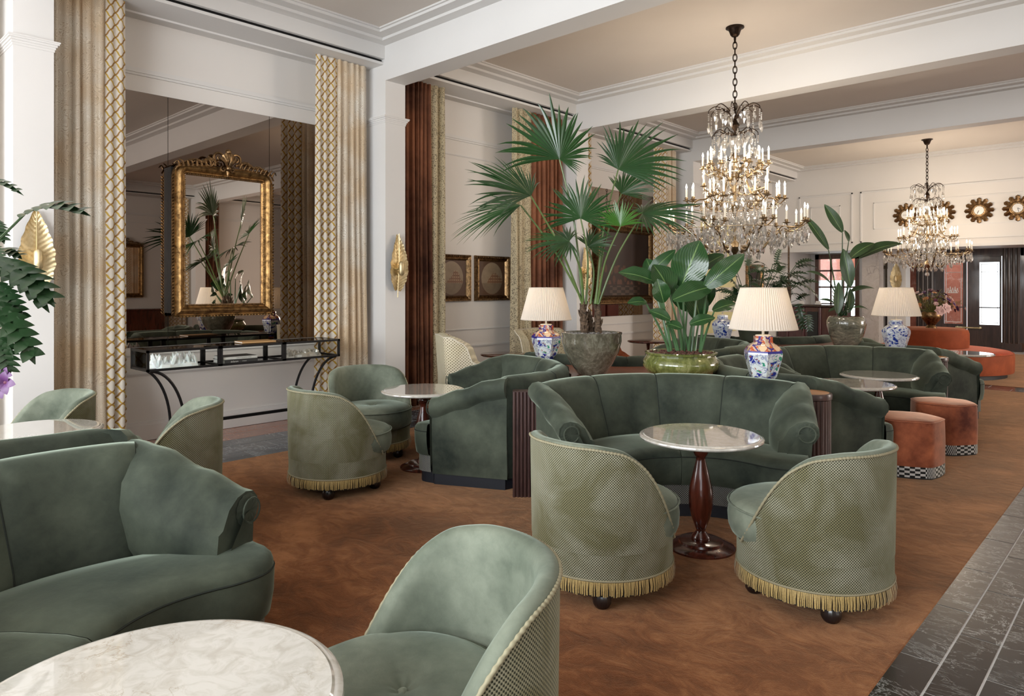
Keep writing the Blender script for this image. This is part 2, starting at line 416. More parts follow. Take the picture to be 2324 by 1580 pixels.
def porcelain(name, white, blue, other=None, third=None, scale=22, top_col=None):
    m = NT(name); v = m.obj(rnd=False)
    w = m.n('TexNoise', Vector=v, Scale=9, Detail=3, Distortion=0.6)
    d = m.n('VectorMath', {'operation': 'MULTIPLY_ADD'}, _0=w.outputs['Color'], _1=(0.10, 0.10, 0.10), _2=v).outputs[0]
    vo = m.n('TexVoronoi', {'feature': 'F1'}, Vector=d, Scale=scale).outputs['Distance']
    ve = m.n('TexVoronoi', {'feature': 'DISTANCE_TO_EDGE'}, Vector=d, Scale=scale*0.75).outputs['Distance']
    n1 = m.noise(d, scale*0.7, 3, 0.5, 1.0)
    sp = m.math('MULTIPLY', m.math('LESS_THAN', vo, 0.36), m.math('GREATER_THAN', n1, 0.47))
    ln = m.math('LESS_THAN', ve, 0.035)
    rim = m.math('MULTIPLY', m.math('GREATER_THAN', vo, 0.40), m.math('LESS_THAN', vo, 0.46))
    c = m.mix(m.math('MULTIPLY', rim, 0.6), white, blue)
    c = m.mix(m.math('MULTIPLY', ln, 0.5), c, blue)
    c = m.mix(sp, c, blue)
    if other:
        vo2 = m.n('TexVoronoi', {'feature': 'F1'}, Vector=d, Scale=scale*0.8)
        sp2 = m.math('MULTIPLY', m.math('LESS_THAN', vo2.outputs['Distance'], 0.24), m.math('LESS_THAN', n1, 0.52))
        c = m.mix(sp2, c, other)
        sp3 = m.math('MULTIPLY', m.math('LESS_THAN', m.n('TexVoronoi', {'feature': 'F1'}, Vector=d, Scale=scale*1.3).outputs['Distance'], 0.20), m.math('GREATER_THAN', n1, 0.42))
        c = m.mix(sp3, c, third)
        # blue base waves and iron-red neck band
        sep = m.n('SeparateXYZ', Vector=m.n('TexCoord').outputs['Object'])
        z = sep.outputs[2]
        wv = m.math('ADD', z, m.math('MULTIPLY', m.math('ABSOLUTE', m.math('SINE', m.math('MULTIPLY', m.math('ARCTAN2', sep.outputs[1], sep.outputs[0]), 3.0))), -0.05))
        lowb = m.math('LESS_THAN', wv, 0.025)
        c = m.mix(m.math('MULTIPLY', lowb, m.math('GREATER_THAN', vo, 0.22)), c, blue)
        topm = m.math('GREATER_THAN', z, 0.262)
        tcol = m.mix(m.math('GREATER_THAN', m.noise(d, 26, 2), 0.50), top_col, (0.50, 0.10, 0.03))
        tcol = m.mix(m.math('LESS_THAN', ve, 0.09), tcol, (0.045, 0.03, 0.22))
        car = m.math('SUBTRACT', m.math('COSINE', m.math('MULTIPLY', m.math('ARCTAN2', sep.outputs[1], sep.outputs[0]), 6.0)), m.math('MULTIPLY', m.math('ABSOLUTE', m.math('SUBTRACT', z, 0.297)), 34.0))
        tcol = m.mix(m.math('GREATER_THAN', car, -0.25), tcol, (0.25, 0.12, 0.10)); tcol = m.mix(m.math('GREATER_THAN', car, -0.1), tcol, (0.80, 0.55, 0.34))
        c = m.mix(topm, c, tcol)
        band = m.math('MULTIPLY', m.math('GREATER_THAN', z, 0.250), m.math('LESS_THAN', z, 0.268))
        c = m.mix(band, c, (0.03, 0.03, 0.25))
    m.P(Base_Color=c, Roughness=0.08, Coat_Weight=1.0, Coat_Roughness=0.02); return m.m
M['imari'] = porcelain('imari_porcelain', (0.66, 0.71, 0.70), (0.025, 0.035, 0.26), (0.05, 0.28, 0.18), (0.30, 0.10, 0.045), 20, (0.62, 0.48, 0.36))
M['blue_white'] = porcelain('blue_and_white_porcelain', (0.62, 0.68, 0.74), (0.015, 0.04, 0.27), scale=26)

def leafm(name, a, b, rough=0.28, stripe=0):
    m = NT(name); v = m.obj(); n = m.noise(v, 6, 3)
    c = m.mix(n, a, b)
    if stripe:
        tc = m.n('TexCoord'); sep = m.n('SeparateXYZ', Vector=tc.outputs['UV'])
        s = m.math('SINE', m.math('MULTIPLY', m.math('ADD', sep.outputs[0], m.math('MULTIPLY', m.math('ABSOLUTE', m.math('SUBTRACT', sep.outputs[1], 0.5)), -0.6)), stripe))
        c = m.mix(m.math('MULTIPLY', m.math('ADD', s, 1.0), 0.06), c, (0.16, 0.28, 0.08))
        mid = m.math('MULTIPLY', m.math('LESS_THAN', m.math('ABSOLUTE', m.math('SUBTRACT', sep.outputs[1], 0.5)), 0.025), 0.6)
        c = m.mix(mid, c, (0.22, 0.36, 0.12)); m.bump(s, 0.25, 0.002)
    m.P(Base_Color=c, Roughness=rough, Coat_Weight=0.25, Coat_Roughness=0.12, Specular_IOR_Level=0.5); return m.m
M['palm'] = leafm('palm_green', (0.008, 0.034, 0.010), (0.028, 0.090, 0.020))
M['palm_bright'] = leafm('young_palm_green', (0.035, 0.13, 0.016), (0.07, 0.19, 0.03))
M['palm_stem'] = leafm('palm_stem', (0.07, 0.13, 0.03), (0.14, 0.20, 0.06), 0.45)
M['bop'] = leafm('banana_leaf_green', (0.008, 0.036, 0.011), (0.020, 0.080, 0.020), 0.2, 130)
M['bop_stem'] = leafm('leaf_stalk', (0.05, 0.13, 0.05), (0.12, 0.22, 0.10), 0.35)
M['strel'] = leafm('strelitzia_green', (0.010, 0.034, 0.012), (0.026, 0.070, 0.022), 0.3, 130)
M['philo'] = leafm('philodendron_green', (0.008, 0.026, 0.010), (0.022, 0.060, 0.020), 0.3)
M['dry'] = simple('dried_leaf', (0.30, 0.20, 0.09), 0.6)
def bark():
    m = NT('palm_bark'); v = m.obj(sc=(1, 1, 2)); n = m.noise(v, 22, 6, 0.75, 1)
    m.P(Base_Color=m.ramp(n, [(0.35, (0.03, 0.018, 0.010)), (0.62, (0.20, 0.13, 0.08))]), Roughness=0.9); m.bump(n, 0.9, 0.02); return m.m
M['bark'] = bark()
def gravel(name, a, b):
    m = NT(name); v = m.obj(rnd=False); vo = m.n('TexVoronoi', Vector=v, Scale=70)
    m.P(Base_Color=m.mix(m.n('SeparateColor', Color=vo.outputs['Color']).outputs[0], a, b), Roughness=0.8); m.bump(vo.outputs['Distance'], 0.8, 0.01); return m.m
M['pebble'] = gravel('grey_pebbles', (0.07, 0.065, 0.06), (0.45, 0.43, 0.40))
M['clay'] = gravel('clay_granules', (0.06, 0.025, 0.018), (0.20, 0.085, 0.06))

def cloth(m, c, k=0.32):
    tr = m.n('BsdfTranslucent', Color=c); mx = m.n('MixShader', _0=k, _1=m.b.outputs[0], _2=tr.outputs[0]); m.t.links.new(mx.outputs[0], m.out.inputs[0]); return m.m
def damask():
    m = NT('champagne_damask'); tc = m.n('TexCoord'); v = tc.outputs['UV']
    w = m.n('TexNoise', Vector=v, Scale=7, Detail=2, Distortion=0.4)
    d = m.n('VectorMath', {'operation': 'MULTIPLY_ADD'}, _0=w.outputs['Color'], _1=(0.22, 0.22, 0.22), _2=v).outputs[0]
    wv = m.n('TexVoronoi', {'feature': 'F1'}, Vector=d, Scale=9).outputs['Distance']
    ln = m.math('GREATER_THAN', m.math('SINE', m.math('MULTIPLY', wv, 62)), 0.62)
    big = m.n('MapRange', Value=m.noise(m.obj(rnd=False), 1.6, 3), From_Min=0.4, From_Max=0.6).outputs[0]
    base = m.mix(big, (0.78, 0.61, 0.41), (0.90, 0.84, 0.73))
    c = m.mix(m.math('MULTIPLY', ln, 0.55), base, (0.46, 0.33, 0.19))
    m.P(Base_Color=c, Roughness=0.45, Sheen_Weight=0.3, Specular_IOR_Level=0.6); m.bump(ln, 0.15, 0.001); return cloth(m, c)
M['damask'] = damask()
def lattice(name, cream, g1, g2, w=0.118, h=0.112):
    m = NT(name); tc = m.n('TexCoord'); sep = m.n('SeparateXYZ', Vector=tc.outputs['UV'])
    u = m.math('MULTIPLY', sep.outputs[0], 1/w); v = m.math('MULTIPLY', sep.outputs[1], 1/h)
    def band(x, hw):
        f = m.math('FRACT', m.math('ADD', x, 100.0)); return m.math('LESS_THAN', m.math('ABSOLUTE', m.math('SUBTRACT', f, 0.5)), hw)
    # ogee lattice: diagonals softened by a sine so cells read as rounded hexagons
    vs = m.math('ADD', v, m.math('MULTIPLY', m.math('SINE', m.math('MULTIPLY', v, 4*PI)), 0.035))
    a = band(m.math('ADD', u, vs), 0.092); b = band(m.math('SUBTRACT', u, vs), 0.092)
    c = m.mix(a, cream, g1); c = m.mix(b, c, g2)
    m.P(Base_Color=c, Roughness=0.55, Sheen_Weight=0.2)
    return cloth(m, c)
M['lattice'] = lattice('gold_lattice_fabric', (0.80, 0.73, 0.63), (0.60, 0.38, 0.045), (0.36, 0.18, 0.035))
def paisley():
    m = NT('paisley_fabric'); tc = m.n('TexCoord'); v = tc.outputs['UV']
    vo = m.n('TexVoronoi', {'feature': 'F1', 'voronoi_dimensions': '2D'}, Vector=v, Scale=7.0, Randomness=0.55)
    d = vo.outputs['Distance']
    ring = m.math('MULTIPLY', m.math('GREATER_THAN', d, 0.12), m.math('LESS_THAN', d, 0.42))
    sm = m.n('TexVoronoi', {'feature': 'F1', 'voronoi_dimensions': '2D'}, Vector=v, Scale=62).outputs['Distance']
    dash = m.math('LESS_THAN', sm, 0.34)
    band = m.math('GREATER_THAN', m.math('SINE', m.math('MULTIPLY', d, 58)), -0.1)
    n = m.math('MULTIPLY', m.math('MULTIPLY', ring, dash), band)
    sp = m.math('MULTIPLY', m.math('LESS_THAN', m.n('TexVoronoi', {'feature': 'F1', 'voronoi_dimensions': '2D'}, Vector=v, Scale=30).outputs['Distance'], 0.16), 0.8)
    c = m.mix(m.math('MAXIMUM', n, sp), (0.60, 0.51, 0.33), (0.055, 0.030, 0.015))
    m.P(Base_Color=c, Roughness=0.6, Sheen_Weight=0.2); return cloth(m, c)
M['paisley'] = paisley()

def oval_painting():
    m = NT('town_view_painting'); tc = m.n('TexCoord'); sep = m.n('SeparateXYZ', Vector=tc.outputs['UV'])
    u, v = sep.outputs[0], sep.outputs[1]
    du = m.math('DIVIDE', m.math('SUBTRACT', u, 0.5), 0.40); dv = m.math('DIVIDE', m.math('SUBTRACT', v, 0.5), 0.46)
    r = m.math('SQRT', m.math('ADD', m.math('MULTIPLY', du, du), m.math('MULTIPLY', dv, dv)))
    n = m.noise(tc.outputs['UV'], 5, 5, 0.6, 0.5)
    sky = m.mix(n, (0.17, 0.12, 0.075), (0.34, 0.26, 0.175))
    # stepped house mass
    blk = m.math('FLOOR', m.math('MULTIPLY', u, 9)); 
    hh = m.n('TexWhiteNoise', {'noise_dimensions': '1D'}, W=m.math('ADD', blk, m.math('MULTIPLY', m.n('ObjectInfo').outputs['Random'], 20))).outputs[0]
    tall = m.math('SUBTRACT', 0.78, m.math('MULTIPLY', m.math('ABSOLUTE', m.math('SUBTRACT', u, 0.62)), 1.1))
    top = m.math('SUBTRACT', tall, m.math('MULTIPLY', hh, 0.12))
    house = m.math('MULTIPLY', m.math('LESS_THAN', v, top), m.math('GREATER_THAN', v, 0.36))
    win = m.math('MULTIPLY', m.math('GREATER_THAN', m.math('SINE', m.math('MULTIPLY', u, 95)), 0.35), m.math('GREATER_THAN', m.math('SINE', m.math('MULTIPLY', v, 75)), 0.25))
    hc = m.mix(m.math('MULTIPLY', win, 0.7), m.mix(n, (0.11, 0.045, 0.025), (0.24, 0.13, 0.07)), (0.50, 0.38, 0.24))
    c = m.mix(house, sky, hc)
    c = m.mix(m.math('LESS_THAN', v, 0.36), c, m.mix(n, (0.12, 0.08, 0.05), (0.24, 0.18, 0.12)))
    c = m.mix(m.math('GREATER_THAN', r, 1.0), c, (0.085, 0.042, 0.022))
    m.P(Base_Color=c, Roughness=0.55); return m.m
M['oval'] = oval_painting()
def dark_painting():
    m = NT('dark_group_painting'); tc = m.n('TexCoord'); sep = m.n('SeparateXYZ', Vector=tc.outputs['UV']); u, v = sep.outputs[0], sep.outputs[1]
    n = m.noise(tc.outputs['UV'], 3, 4); 
    base = m.mix(n, (0.012, 0.006, 0.005), (0.050, 0.024, 0.016))
    vo = m.n('TexVoronoi', {'feature': 'F1', 'voronoi_dimensions': '2D'}, Vector=m.n('Mapping', Vector=tc.outputs['UV'], Scale=(13, 6, 1)).outputs[0], Scale=1.0)
    band = m.math('MULTIPLY', m.math('GREATER_THAN', v, 0.18), m.math('LESS_THAN', v, 0.48))
    fig = m.math('MULTIPLY', m.math('MULTIPLY', m.math('LESS_THAN', vo.outputs['Distance'], 0.36), band), 0.6)
    c = m.mix(fig, base, m.mix(vo.outputs['Color'], (0.20, 0.09, 0.05), (0.30, 0.20, 0.13), 'MULTIPLY'))
    fl = m.n('TexChecker', Vector=m.n('Mapping', Vector=tc.outputs['UV'], Scale=(12, 22, 1)).outputs[0], Scale=1.0, Color1=(0.085, 0.055, 0.038), Color2=(0.03, 0.018, 0.013)).outputs[0]
    flm = m.math('MULTIPLY', m.math('LESS_THAN', v, 0.16), m.math('LESS_THAN', m.math('ABSOLUTE', m.math('SUBTRACT', u, 0.5)), 0.3))
    c = m.mix(flm, c, fl)
    m.P(Base_Color=c, Roughness=0.55); return m.m
M['dark_painting'] = dark_painting()
M['white'] = simple('white_enamel', (0.80, 0.78, 0.74), 0.3, Coat_Weight=0.5)
M['black'] = simple('black_paint', (0.01, 0.01, 0.01), 0.5)
M['quartz'] = NT('quartz').P(Base_Color=(0.92, 0.93, 0.93), Roughness=0.12, Subsurface_Weight=0.15, Coat_Weight=0.5).m
M['quartz_grey'] = NT('smoky_quartz').P(Base_Color=(0.60, 0.55, 0.48), Roughness=0.15, Transmission_Weight=0.25, Coat_Weight=0.5).m
M['paper'] = simple('paper', (0.75, 0.73, 0.70), 0.6)
M['book_dark'] = simple('charcoal_cover', (0.035, 0.032, 0.034), 0.4)
M['book_tan'] = simple('tan_cover', (0.55, 0.32, 0.13), 0.5)
def fringe_m():
    m = NT('gold_fringe'); v = m.obj(); n = m.noise(v, 160, 2)
    m.P(Base_Color=m.mix(n, (0.26, 0.16, 0.045), (0.56, 0.43, 0.17)), Roughness=0.5, Sheen_Weight=0.3); return m.m
M['fringe'] = fringe_m()
M['cord'] = simple('braided_cord', (0.27, 0.245, 0.155), 0.7)
M['cream_cord'] = simple('cream_piping', (0.74, 0.68, 0.56), 0.6)
M['petal_pink'] = simple('pink_petal', (0.72, 0.46, 0.42), 0.6, Sheen_Weight=0.3)
M['petal_orange'] = simple('orange_petal', (0.62, 0.26, 0.10), 0.6)
M['petal_purple'] = simple('purple_petal', (0.10, 0.03, 0.12), 0.5)
M['petal_plum'] = simple('plum_petal', (0.14, 0.035, 0.07), 0.6)
M['sprig'] = simple('olive_sprig', (0.16, 0.15, 0.035), 0.7)
M['etched'] = simple('etched_white_line', (0.85, 0.83, 0.80), 0.6)
# ================================================================== THE SETTING
XW, XE = -7.34, 7.0          # left and right walls
YB, YF = -4.0, 17.35         # wall behind the camera, header wall at the far end
ZC, ZB, ZS = 4.40, 3.92, 4.11
COLS = [(1.34, 1.62), (4.96, 5.25), (8.58, 8.87), (12.2, 12.49)]
YD = 20.0                    # door wall of the lobby

fl = struct(MB().box(XW-0.1, XE+0.1, YB-0.1, YD+2.6, -0.08, -0.0062).build('floor', M['grout'], smooth=False))
cpt = MB().bbox(-5.91, -0.815, -3.2, 12.28, -0.011, 0.0, 0.004).build('carpet', M['carpet'], smooth=False)
tag(cpt, 'large rust orange carpet under the green booths, edged by dark marble tiles', 'carpet')
cpt2 = MB().bbox(-5.91, 3.0, 12.86, 19.2, -0.011, 0.0, 0.004).build('carpet', M['carpet'], smooth=False)
tag(cpt2, 'far rust carpet beyond the marble strip, under the round orange sofa', 'carpet')
cpt3 = MB().bbox(0.62, 5.8, -3.2, 12.28, -0.011, 0.0, 0.004).build('carpet', M['carpet'], smooth=False)
tag(cpt3, 'rust carpet on the other side of the marble aisle', 'carpet')
def tiles(x0, y0, nx, ny, w, l, mat, stag=True, name='floor_tile', along='y'):
    g = 0.006
    me = MB().bbox(-w/2+g/2, w/2-g/2, -l/2+g/2, l/2-g/2, -0.012, -0.004, 0.0015).build(name, mat, fl, smooth=False)
    first = me; used = False
    for i in range(nx):
        for j in range(ny):
            if along == 'y': p = (x0 + (i+.5)*w, y0 + (j+.5)*l + (l*0.57 if (stag and i % 2) else 0), 0)
            else: p = (x0 + (j+.5)*l + (l*0.5 if (stag and i % 2) else 0), y0 + (i+.5)*w, 0)
            if not used: o = first; used = True
            else: o = place(name, first.data, fl)
            o.location = p
            if along != 'y': o.rotation_euler = (0, 0, PI/2)
tiles(-0.823, -1.595, 9, 24, 0.151, 0.60, M['tile'])
tiles(-6.76, 1.2, 3, 18, 0.2833, 0.60, M['tile_blue'])
tiles(XW, 1.0, 2, 19, 0.29, 0.60, M['tile_red'], name='floor_tile')
tiles(-5.91, 12.28, 2, 11, 0.29, 0.60, M['tile'], along='x')

cl = struct(MB().box(XW-0.1, XE+0.1, YB-0.1, YF+0.3, ZC, ZC+0.1).build('ceiling', M['ceiling'], smooth=False))
def beam(y0, y1, i):
    b = struct(MB().box(XW, XE, y0, y1, ZB, ZC).build('trim_%d' % i, M['trim'], smooth=False))
for i, (y0, y1) in enumerate(COLS): beam(y0, y1, i+1)
bays = [(YB, 1.34), (1.62, 4.96), (5.25, 8.58), (8.87, 12.2), (12.49, YF)]
XS = -6.74
# stepped cornice strips on the ceiling along the beams and the window pelmets, one ring per bay
k = 10
for bi, (y0, y1) in enumerate(bays):
    m = MB()
    for (off, wd, h) in ((0.0, 0.13, 0.075), (0.13, 0.13, 0.045), (0.26, 0.025, 0.018)):
        m.box(XS+0.03+off+wd, 6.1-off-wd, y1-off-wd, y1-off, ZC-h, ZC)
        m.box(XS+0.03+off+wd, 6.1-off-wd, y0+off, y0+off+wd, ZC-h, ZC)
        m.box(XS+off+0.03, XS+off+wd+0.03, y0+off, y1-off, ZC-h, ZC)
        m.box(6.1-off-wd, 6.1-off, y0+off, y1-off, ZC-h, ZC)
    struct(m.build('trim_%d' % k, M['trim'], smooth=False)); k += 1
    for sx in (-1, 1):
        a, b_ = (XW, XS) if sx < 0 else (6.38, XE)
        m = MB().box(a, b_, y0, y1, ZS, ZS+0.03)
        if sx < 0: m.box(XS-0.02, XS+0.03, y0, y1, ZS+0.062, ZC); m.box(XW+0.16, XW+0.20, y0, y1, ZS-0.018, ZS)
        else: m.box(6.33, 6.38, y0, y1, ZS+0.062, ZC)
        struct(m.build('trim_%d' % k, M['trim'], smooth=False)); k += 1
        m = MB().box(*((a, b_-0.035) if sx < 0 else (a+0.035, b_)), y0, y1, ZS+0.03, ZS+0.06)
        struct(m.build('trim_%d' % k, M['black_gap'], smooth=False)); k += 1

# left wall with its mouldings
wl = struct(MB().box(XW-0.12, XW, YB-0.1, YF+0.2, 0, ZC).build('wall_left', M['wall'], smooth=False))
struct(MB().box(XE, XE+0.12, YB-0.1, YF+0.2, 0, ZC).build('wall_right', M['wall'], smooth=False))
def mold(m, y0, y1, z, x=XW, s=1, w=0.028, d=0.02):
    m.box(*sorted((x, x+s*d)), y0, y1, z-w, z+w); m.box(*sorted((x, x+s*d*1.7)), y0, y1, z-w*0.35, z+w*0.5)
for bi, (y0, y1) in enumerate(bays[1:]):
    for sx, xw in ((1, XW), (-1, XE)):
        m = MB()
        mold(m, y0, y1, 3.60, xw, sx, 0.035); 
        if bi == 1: mold(m, y0, y1, 3.36, xw, sx, 0.012, 0.012)
        mold(m, y0, y1, 0.66, xw, sx, 0.02, 0.014); mold(m, y0, y1, 0.90 if bi == 1 else 0.84, xw, sx, 0.012, 0.012)
        m.box(*sorted((xw, xw+sx*0.028)), y0, y1, 0.0, 0.15); m.box(*sorted((xw, xw+sx*0.018)), y0, y1, 0.15, 0.18)
        struct(m.build('baseboard_left' if sx > 0 else 'baseboard_right', M['trim'], smooth=False))
# pilasters
for ci, (y0, y1) in enumerate(COLS):
    for sx in (-1, 1):
        a, b_ = (XW, -6.70) if sx < 0 else (6.34, XE)
        m = MB().box(a, b_, y0, y1, 0, ZB)
        for (p, z0, z1) in ((0.006, 3.43, 3.45), (0.012, 3.45, 3.468), (0.022, 3.468, 3.486), (0.034, 3.486, 3.50), (0.040, 3.50, 3.512)):
            m.box(a-(p if sx > 0 else 0), b_+(p if sx < 0 else 0), y0-p, y1+p, z0, z1)
        m.box(a-(0.02 if sx > 0 else 0), b_+(0.02 if sx < 0 else 0), y0-0.02, y1+0.02, 0, 0.16)
        struct(m.build('wall_%s_pilaster' % ('left' if sx < 0 else 'right'), M['trim'], smooth=False))

# back wall with three tall windows (behind the camera)
m = MB()
wins = [(-5.2, -2.6), (-1.9, 0.7), (1.4, 4.0)]
xs = [XW-0.1] + [v for w_ in wins for v in w_] + [XE+0.1]
for i in range(0, len(xs), 2): m.box(xs[i], xs[i+1], YB-0.12, YB, 0, ZC)
for a, b_ in wins: m.box(a, b_, YB-0.12, YB, 0, 0.45); m.box(a, b_, YB-0.12, YB, 3.7, ZC)
struct(m.build('wall_back', M['wall'], smooth=False))
for i, (a, b_) in enumerate(wins):
    m = MB().box(a, b_, YB-0.08, YB-0.03, 0.45, 0.53).box(a, b_, YB-0.08, YB-0.03, 3.62, 3.7)
    for x in (a, (a+b_)/2-0.03, b_-0.06): m.box(x, x+0.06, YB-0.08, YB-0.03, 0.45, 3.7)
    m.box(a, b_, YB-0.08, YB-0.03, 2.6, 2.66)
    w = struct(m.build('window_%d' % (i+1), M['trim'], smooth=False))

# ---- far end: header wall with panel mouldings over the low lobby
m = MB().box(XW-0.1, XE+0.1, YF, YF+0.25, 2.36, ZC)
struct(m.build('wall_far', M['wall'], smooth=False))
def frame_on_far(m, x0, x1, z0, z1, w=0.018, d=0.016, y=YF):
    m.box(x0, x1, y-d, y, z0, z0+w).box(x0, x1, y-d, y, z1-w, z1).box(x0, x0+w, y-d, y, z0, z1).box(x1-w, x1, y-d, y, z0, z1)
m = MB()
for (x0, x1) in ((-6.66, -5.42), (-5.25, 0.2), (0.45, 5.6)):
    frame_on_far(m, x0, x1, 2.53, 3.70, 0.03, 0.025)
    frame_on_far(m, x0+0.28, x1-0.28, 2.82, 3.43)
m.box(XW, XE, YF-0.03, YF, 2.36, 2.42)
struct(m.build('trim_60', M['trim'], smooth=False))
struct(MB().box(XW-0.1, XE+0.1, YF+0.25, YD+0.3, 2.42, 2.5).build('ceiling_lobby', M['wall'], smooth=False))
# lobby walls: pieces between the openings of the door wall
m = MB()
m.box(XW-0.1, -7.22, YD, YD+0.12, 0, 2.42).box(-6.08, -5.65, YD, YD+0.12, 0, 2.42).box(-7.22, -6.08, YD, YD+0.12, 2.40, 2.42).box(-7.22, -6.08, YD, YD+0.12, 0, 0.5)
m.box(XW-0.12, XW, YF+0.2, YD+0.2, 0, 2.5)
m.box(-5.65, -4.92, YD+0.02, YD+0.12, 0, 2.42)
struct(m.build('wall_lobby', M['wall'], smooth=False))
# window with panes behind the bar
m = MB(); x0, x1, z0, z1 = -7.22, -6.08, 0.5, 2.40
for x in (x0, x1-0.10): m.box(x, x+0.10, YD-0.05, YD+0.08, z0, z1)
m.box(x0, x1, YD-0.05, YD+0.08, z1-0.13, z1).box(x0, x1, YD-0.05, YD+0.08, z0, z0+0.08)
for x in (-6.84, -6.52): m.box(x, x+0.045, YD, YD+0.05, z0, z1)
for z in (1.02, 1.48, 1.93): m.box(x0, x1, YD, YD+0.05, z, z+0.045)
w4 = struct(m.build('window_4', M['brown_wood'], smooth=False))
for i in range(3):
    for j in range(4):
        xa = (-7.12, -6.795, -6.475)[i]; xb = (-6.84, -6.52, -6.18)[i]; za = (0.58, 1.065, 1.525, 1.975)[j]; zb = (1.02, 1.48, 1.93, 2.27)[j]
        MB().box(xa, xb, YD+0.02, YD+0.026, za, zb).build('pane', M['glass'], w4, smooth=False)
# vestibule wall of red marble outside the left leaves, right end open to the street
struct(MB().box(-6.2, -3.78, YD+1.3, YD+1.4, 0, 2.5).box(-8.2, -6.2, YD+1.3, YD+1.4, 1.70, 2.5).build('wall_vestibule', M['marble_pink'], smooth=False))
# entrance: dark wood posts, transom, two glazed leaves
def flute(m, x0, x1, z0, z1, y=YD, n=4, d=0.12):
    m.box(x0, x1, y-0.04, y+d, z0, z1)
    w = (x1-x0)/n
    for i in range(n): m.tube([(x0+(i+.5)*w, y-0.045, z0), (x0+(i+.5)*w, y-0.045, z1)], w*0.36, 8)
m = MB()
flute(m, -4.72, -4.32, 0.16, 2.42); flute(m, -2.92, -2.56, 0.16, 2.42); flute(m, -5.68, -5.56, 0.1, 2.42, n=2)
m.box(-4.74, -4.30, YD-0.10, YD+0.12, 0, 0.18).box(-2.95, -2.53, YD-0.10, YD+0.12, 0, 0.18)
m.box(-5.56, -2.5, YD-0.05, YD+0.1, 2.24, 2.42).box(-2.56, 1.5, YD-0.05, YD+0.1, 2.24, 2.42)
m.box(-5.56, -5.40, YD-0.02, YD+0.05, 1.98, 2.06)
struct(m.build('trim_61', M['dark_wood'], smooth=False))
struct(MB().box(-4.92, -4.72, YD, YD+0.1, 0.32, 2.3).build('wall_lobby_marble', M['marble_pink'], smooth=False))
struct(MB().box(-4.95, -4.72, YD-0.02, YD+0.1, 0, 0.32).build('wall_lobby_base', M['brown_wood'], smooth=False))
def leaf(i, x0, x1, gx0, gx1, y, mat_, crest):
    m = MB(); z0, z1 = 0.02, 2.24; gz0, gz1 = 0.60, 2.10
    m.box(x0, gx0, y, y+0.06, z0, z1).box(gx1, x1, y, y+0.06, z0, z1).box(gx0, gx1, y, y+0.06, z0, gz0).box(gx0, gx1, y, y+0.06, gz1, z1)
    m.box(gx0, gx1, y+0.01, y+0.05, 1.0, 1.025)
    d = struct(m.build('door_%d' % i, mat_, smooth=False))
    MB().box(gx0, gx1, y+0.025, y+0.031, gz0, gz1).build('pane', M['glass'], d, smooth=False)
    g = MB(); t = 0.012
    for x in (gx0+0.035, gx1-0.045): g.box(x, x+t, y+0.018, y+0.024, gz0+0.04, gz1-0.04)
    for z in (gz0+0.04, gz1-0.05, gz1-0.24): g.box(gx0+0.03, gx1-0.03, y+0.018, y+0.024, z, z+t)
    g.build('glass_border', M['etched'], d, smooth=False)
    if crest:
        # white etched coronet: band, arches, points with beads
        g = MB(); cx = (gx0+gx1)/2-0.02; cz = 1.43
        g.box(cx-0.11, cx+0.11, y+0.016, y+0.023, cz-0.075, cz-0.052)
        for q in range(5):
            xx = cx-0.10+0.05*q; hh = (0.075, 0.11, 0.085, 0.11, 0.075)[q]
            g.tube([(xx-0.02, y+0.02, cz-0.05), (xx-0.012, y+0.02, cz-0.05+hh*0.6), (xx, y+0.02, cz-0.05+hh)], 0.006, 5)
            g.tube([(xx+0.02, y+0.02, cz-0.05), (xx+0.012, y+0.02, cz-0.05+hh*0.6), (xx, y+0.02, cz-0.05+hh)], 0.006, 5)
            g.sphere((xx, y+0.02, cz-0.04+hh), 0.013, 8, 5)
        for q in (-0.055, 0.055): g.sphere((cx+q, y+0.02, cz-0.02), 0.02, 8, 5)
        g.build('coronet_emblem', M['etched'], d)
    return d
d1 = leaf(1, -4.32, -3.64, -4.12, -3.72, YD+0.02, M['dark_wood'], True)
d2 = leaf(2, -3.62, -2.94, -3.38, -2.98, YD+0.02, M['dark_wood'], False)
m = MB().tube([(-3.86, YD-0.06, 0.52), (-3.32, YD-0.06, 0.52)], 0.022, 10)
for x in (-3.82, -3.36): m.tube([(x, YD-0.06, 0.52), (x, YD+0.02, 0.52)], 0.016, 8); m.sphere((x, YD-0.06, 0.52), 0.03, 10, 6)
m.build('push_bar', M['brass'], d1)
d3 = struct(MB().box(-2.56, -2.46, YD, YD+0.08, 0.02, 2.24).box(-2.46, -0.3, YD, YD+0.08, 0.02, 0.5).box(-2.46, -0.3, YD, YD+0.08, 1.92, 1.98).box(-1.5, -1.4, YD, YD+0.08, 0.02, 2.24).build('door_3', M['dark_wood'], smooth=False))
MB().box(-2.46, -0.3, YD+0.05, YD+0.1, 0.5, 2.24).build('panel', M['red_wood'], d3, smooth=False)
m = MB()
for q in range(6):
    x = -2.4 + q*0.17
    m.tube([(x, YD+0.03, 2.0), (x+0.15, YD+0.03, 2.22)], 0.008, 5); m.tube([(x+0.15, YD+0.03, 2.0), (x, YD+0.03, 2.22)], 0.008, 5)
m.build('transom_grille', M['black_metal'], d3)
struct(MB().box(-0.3, XE+0.1, YD, YD+0.12, 0, 2.5).build('wall_lobby_right', M['red_wood'], smooth=False))
struct(MB().box(XE, XE+0.1, YF+0.2, YD+0.2, 0, 2.5).build('wall_lobby_side', M['wall'], smooth=False))
struct(MB().box(-2.95, -0.3, YD-0.06, YD, 0, 0.20).box(-5.0, -4.2, YD-0.06, YD-0.02, 0, 0.14).build('baseboard_lobby', M['marble_brown'], smooth=False))
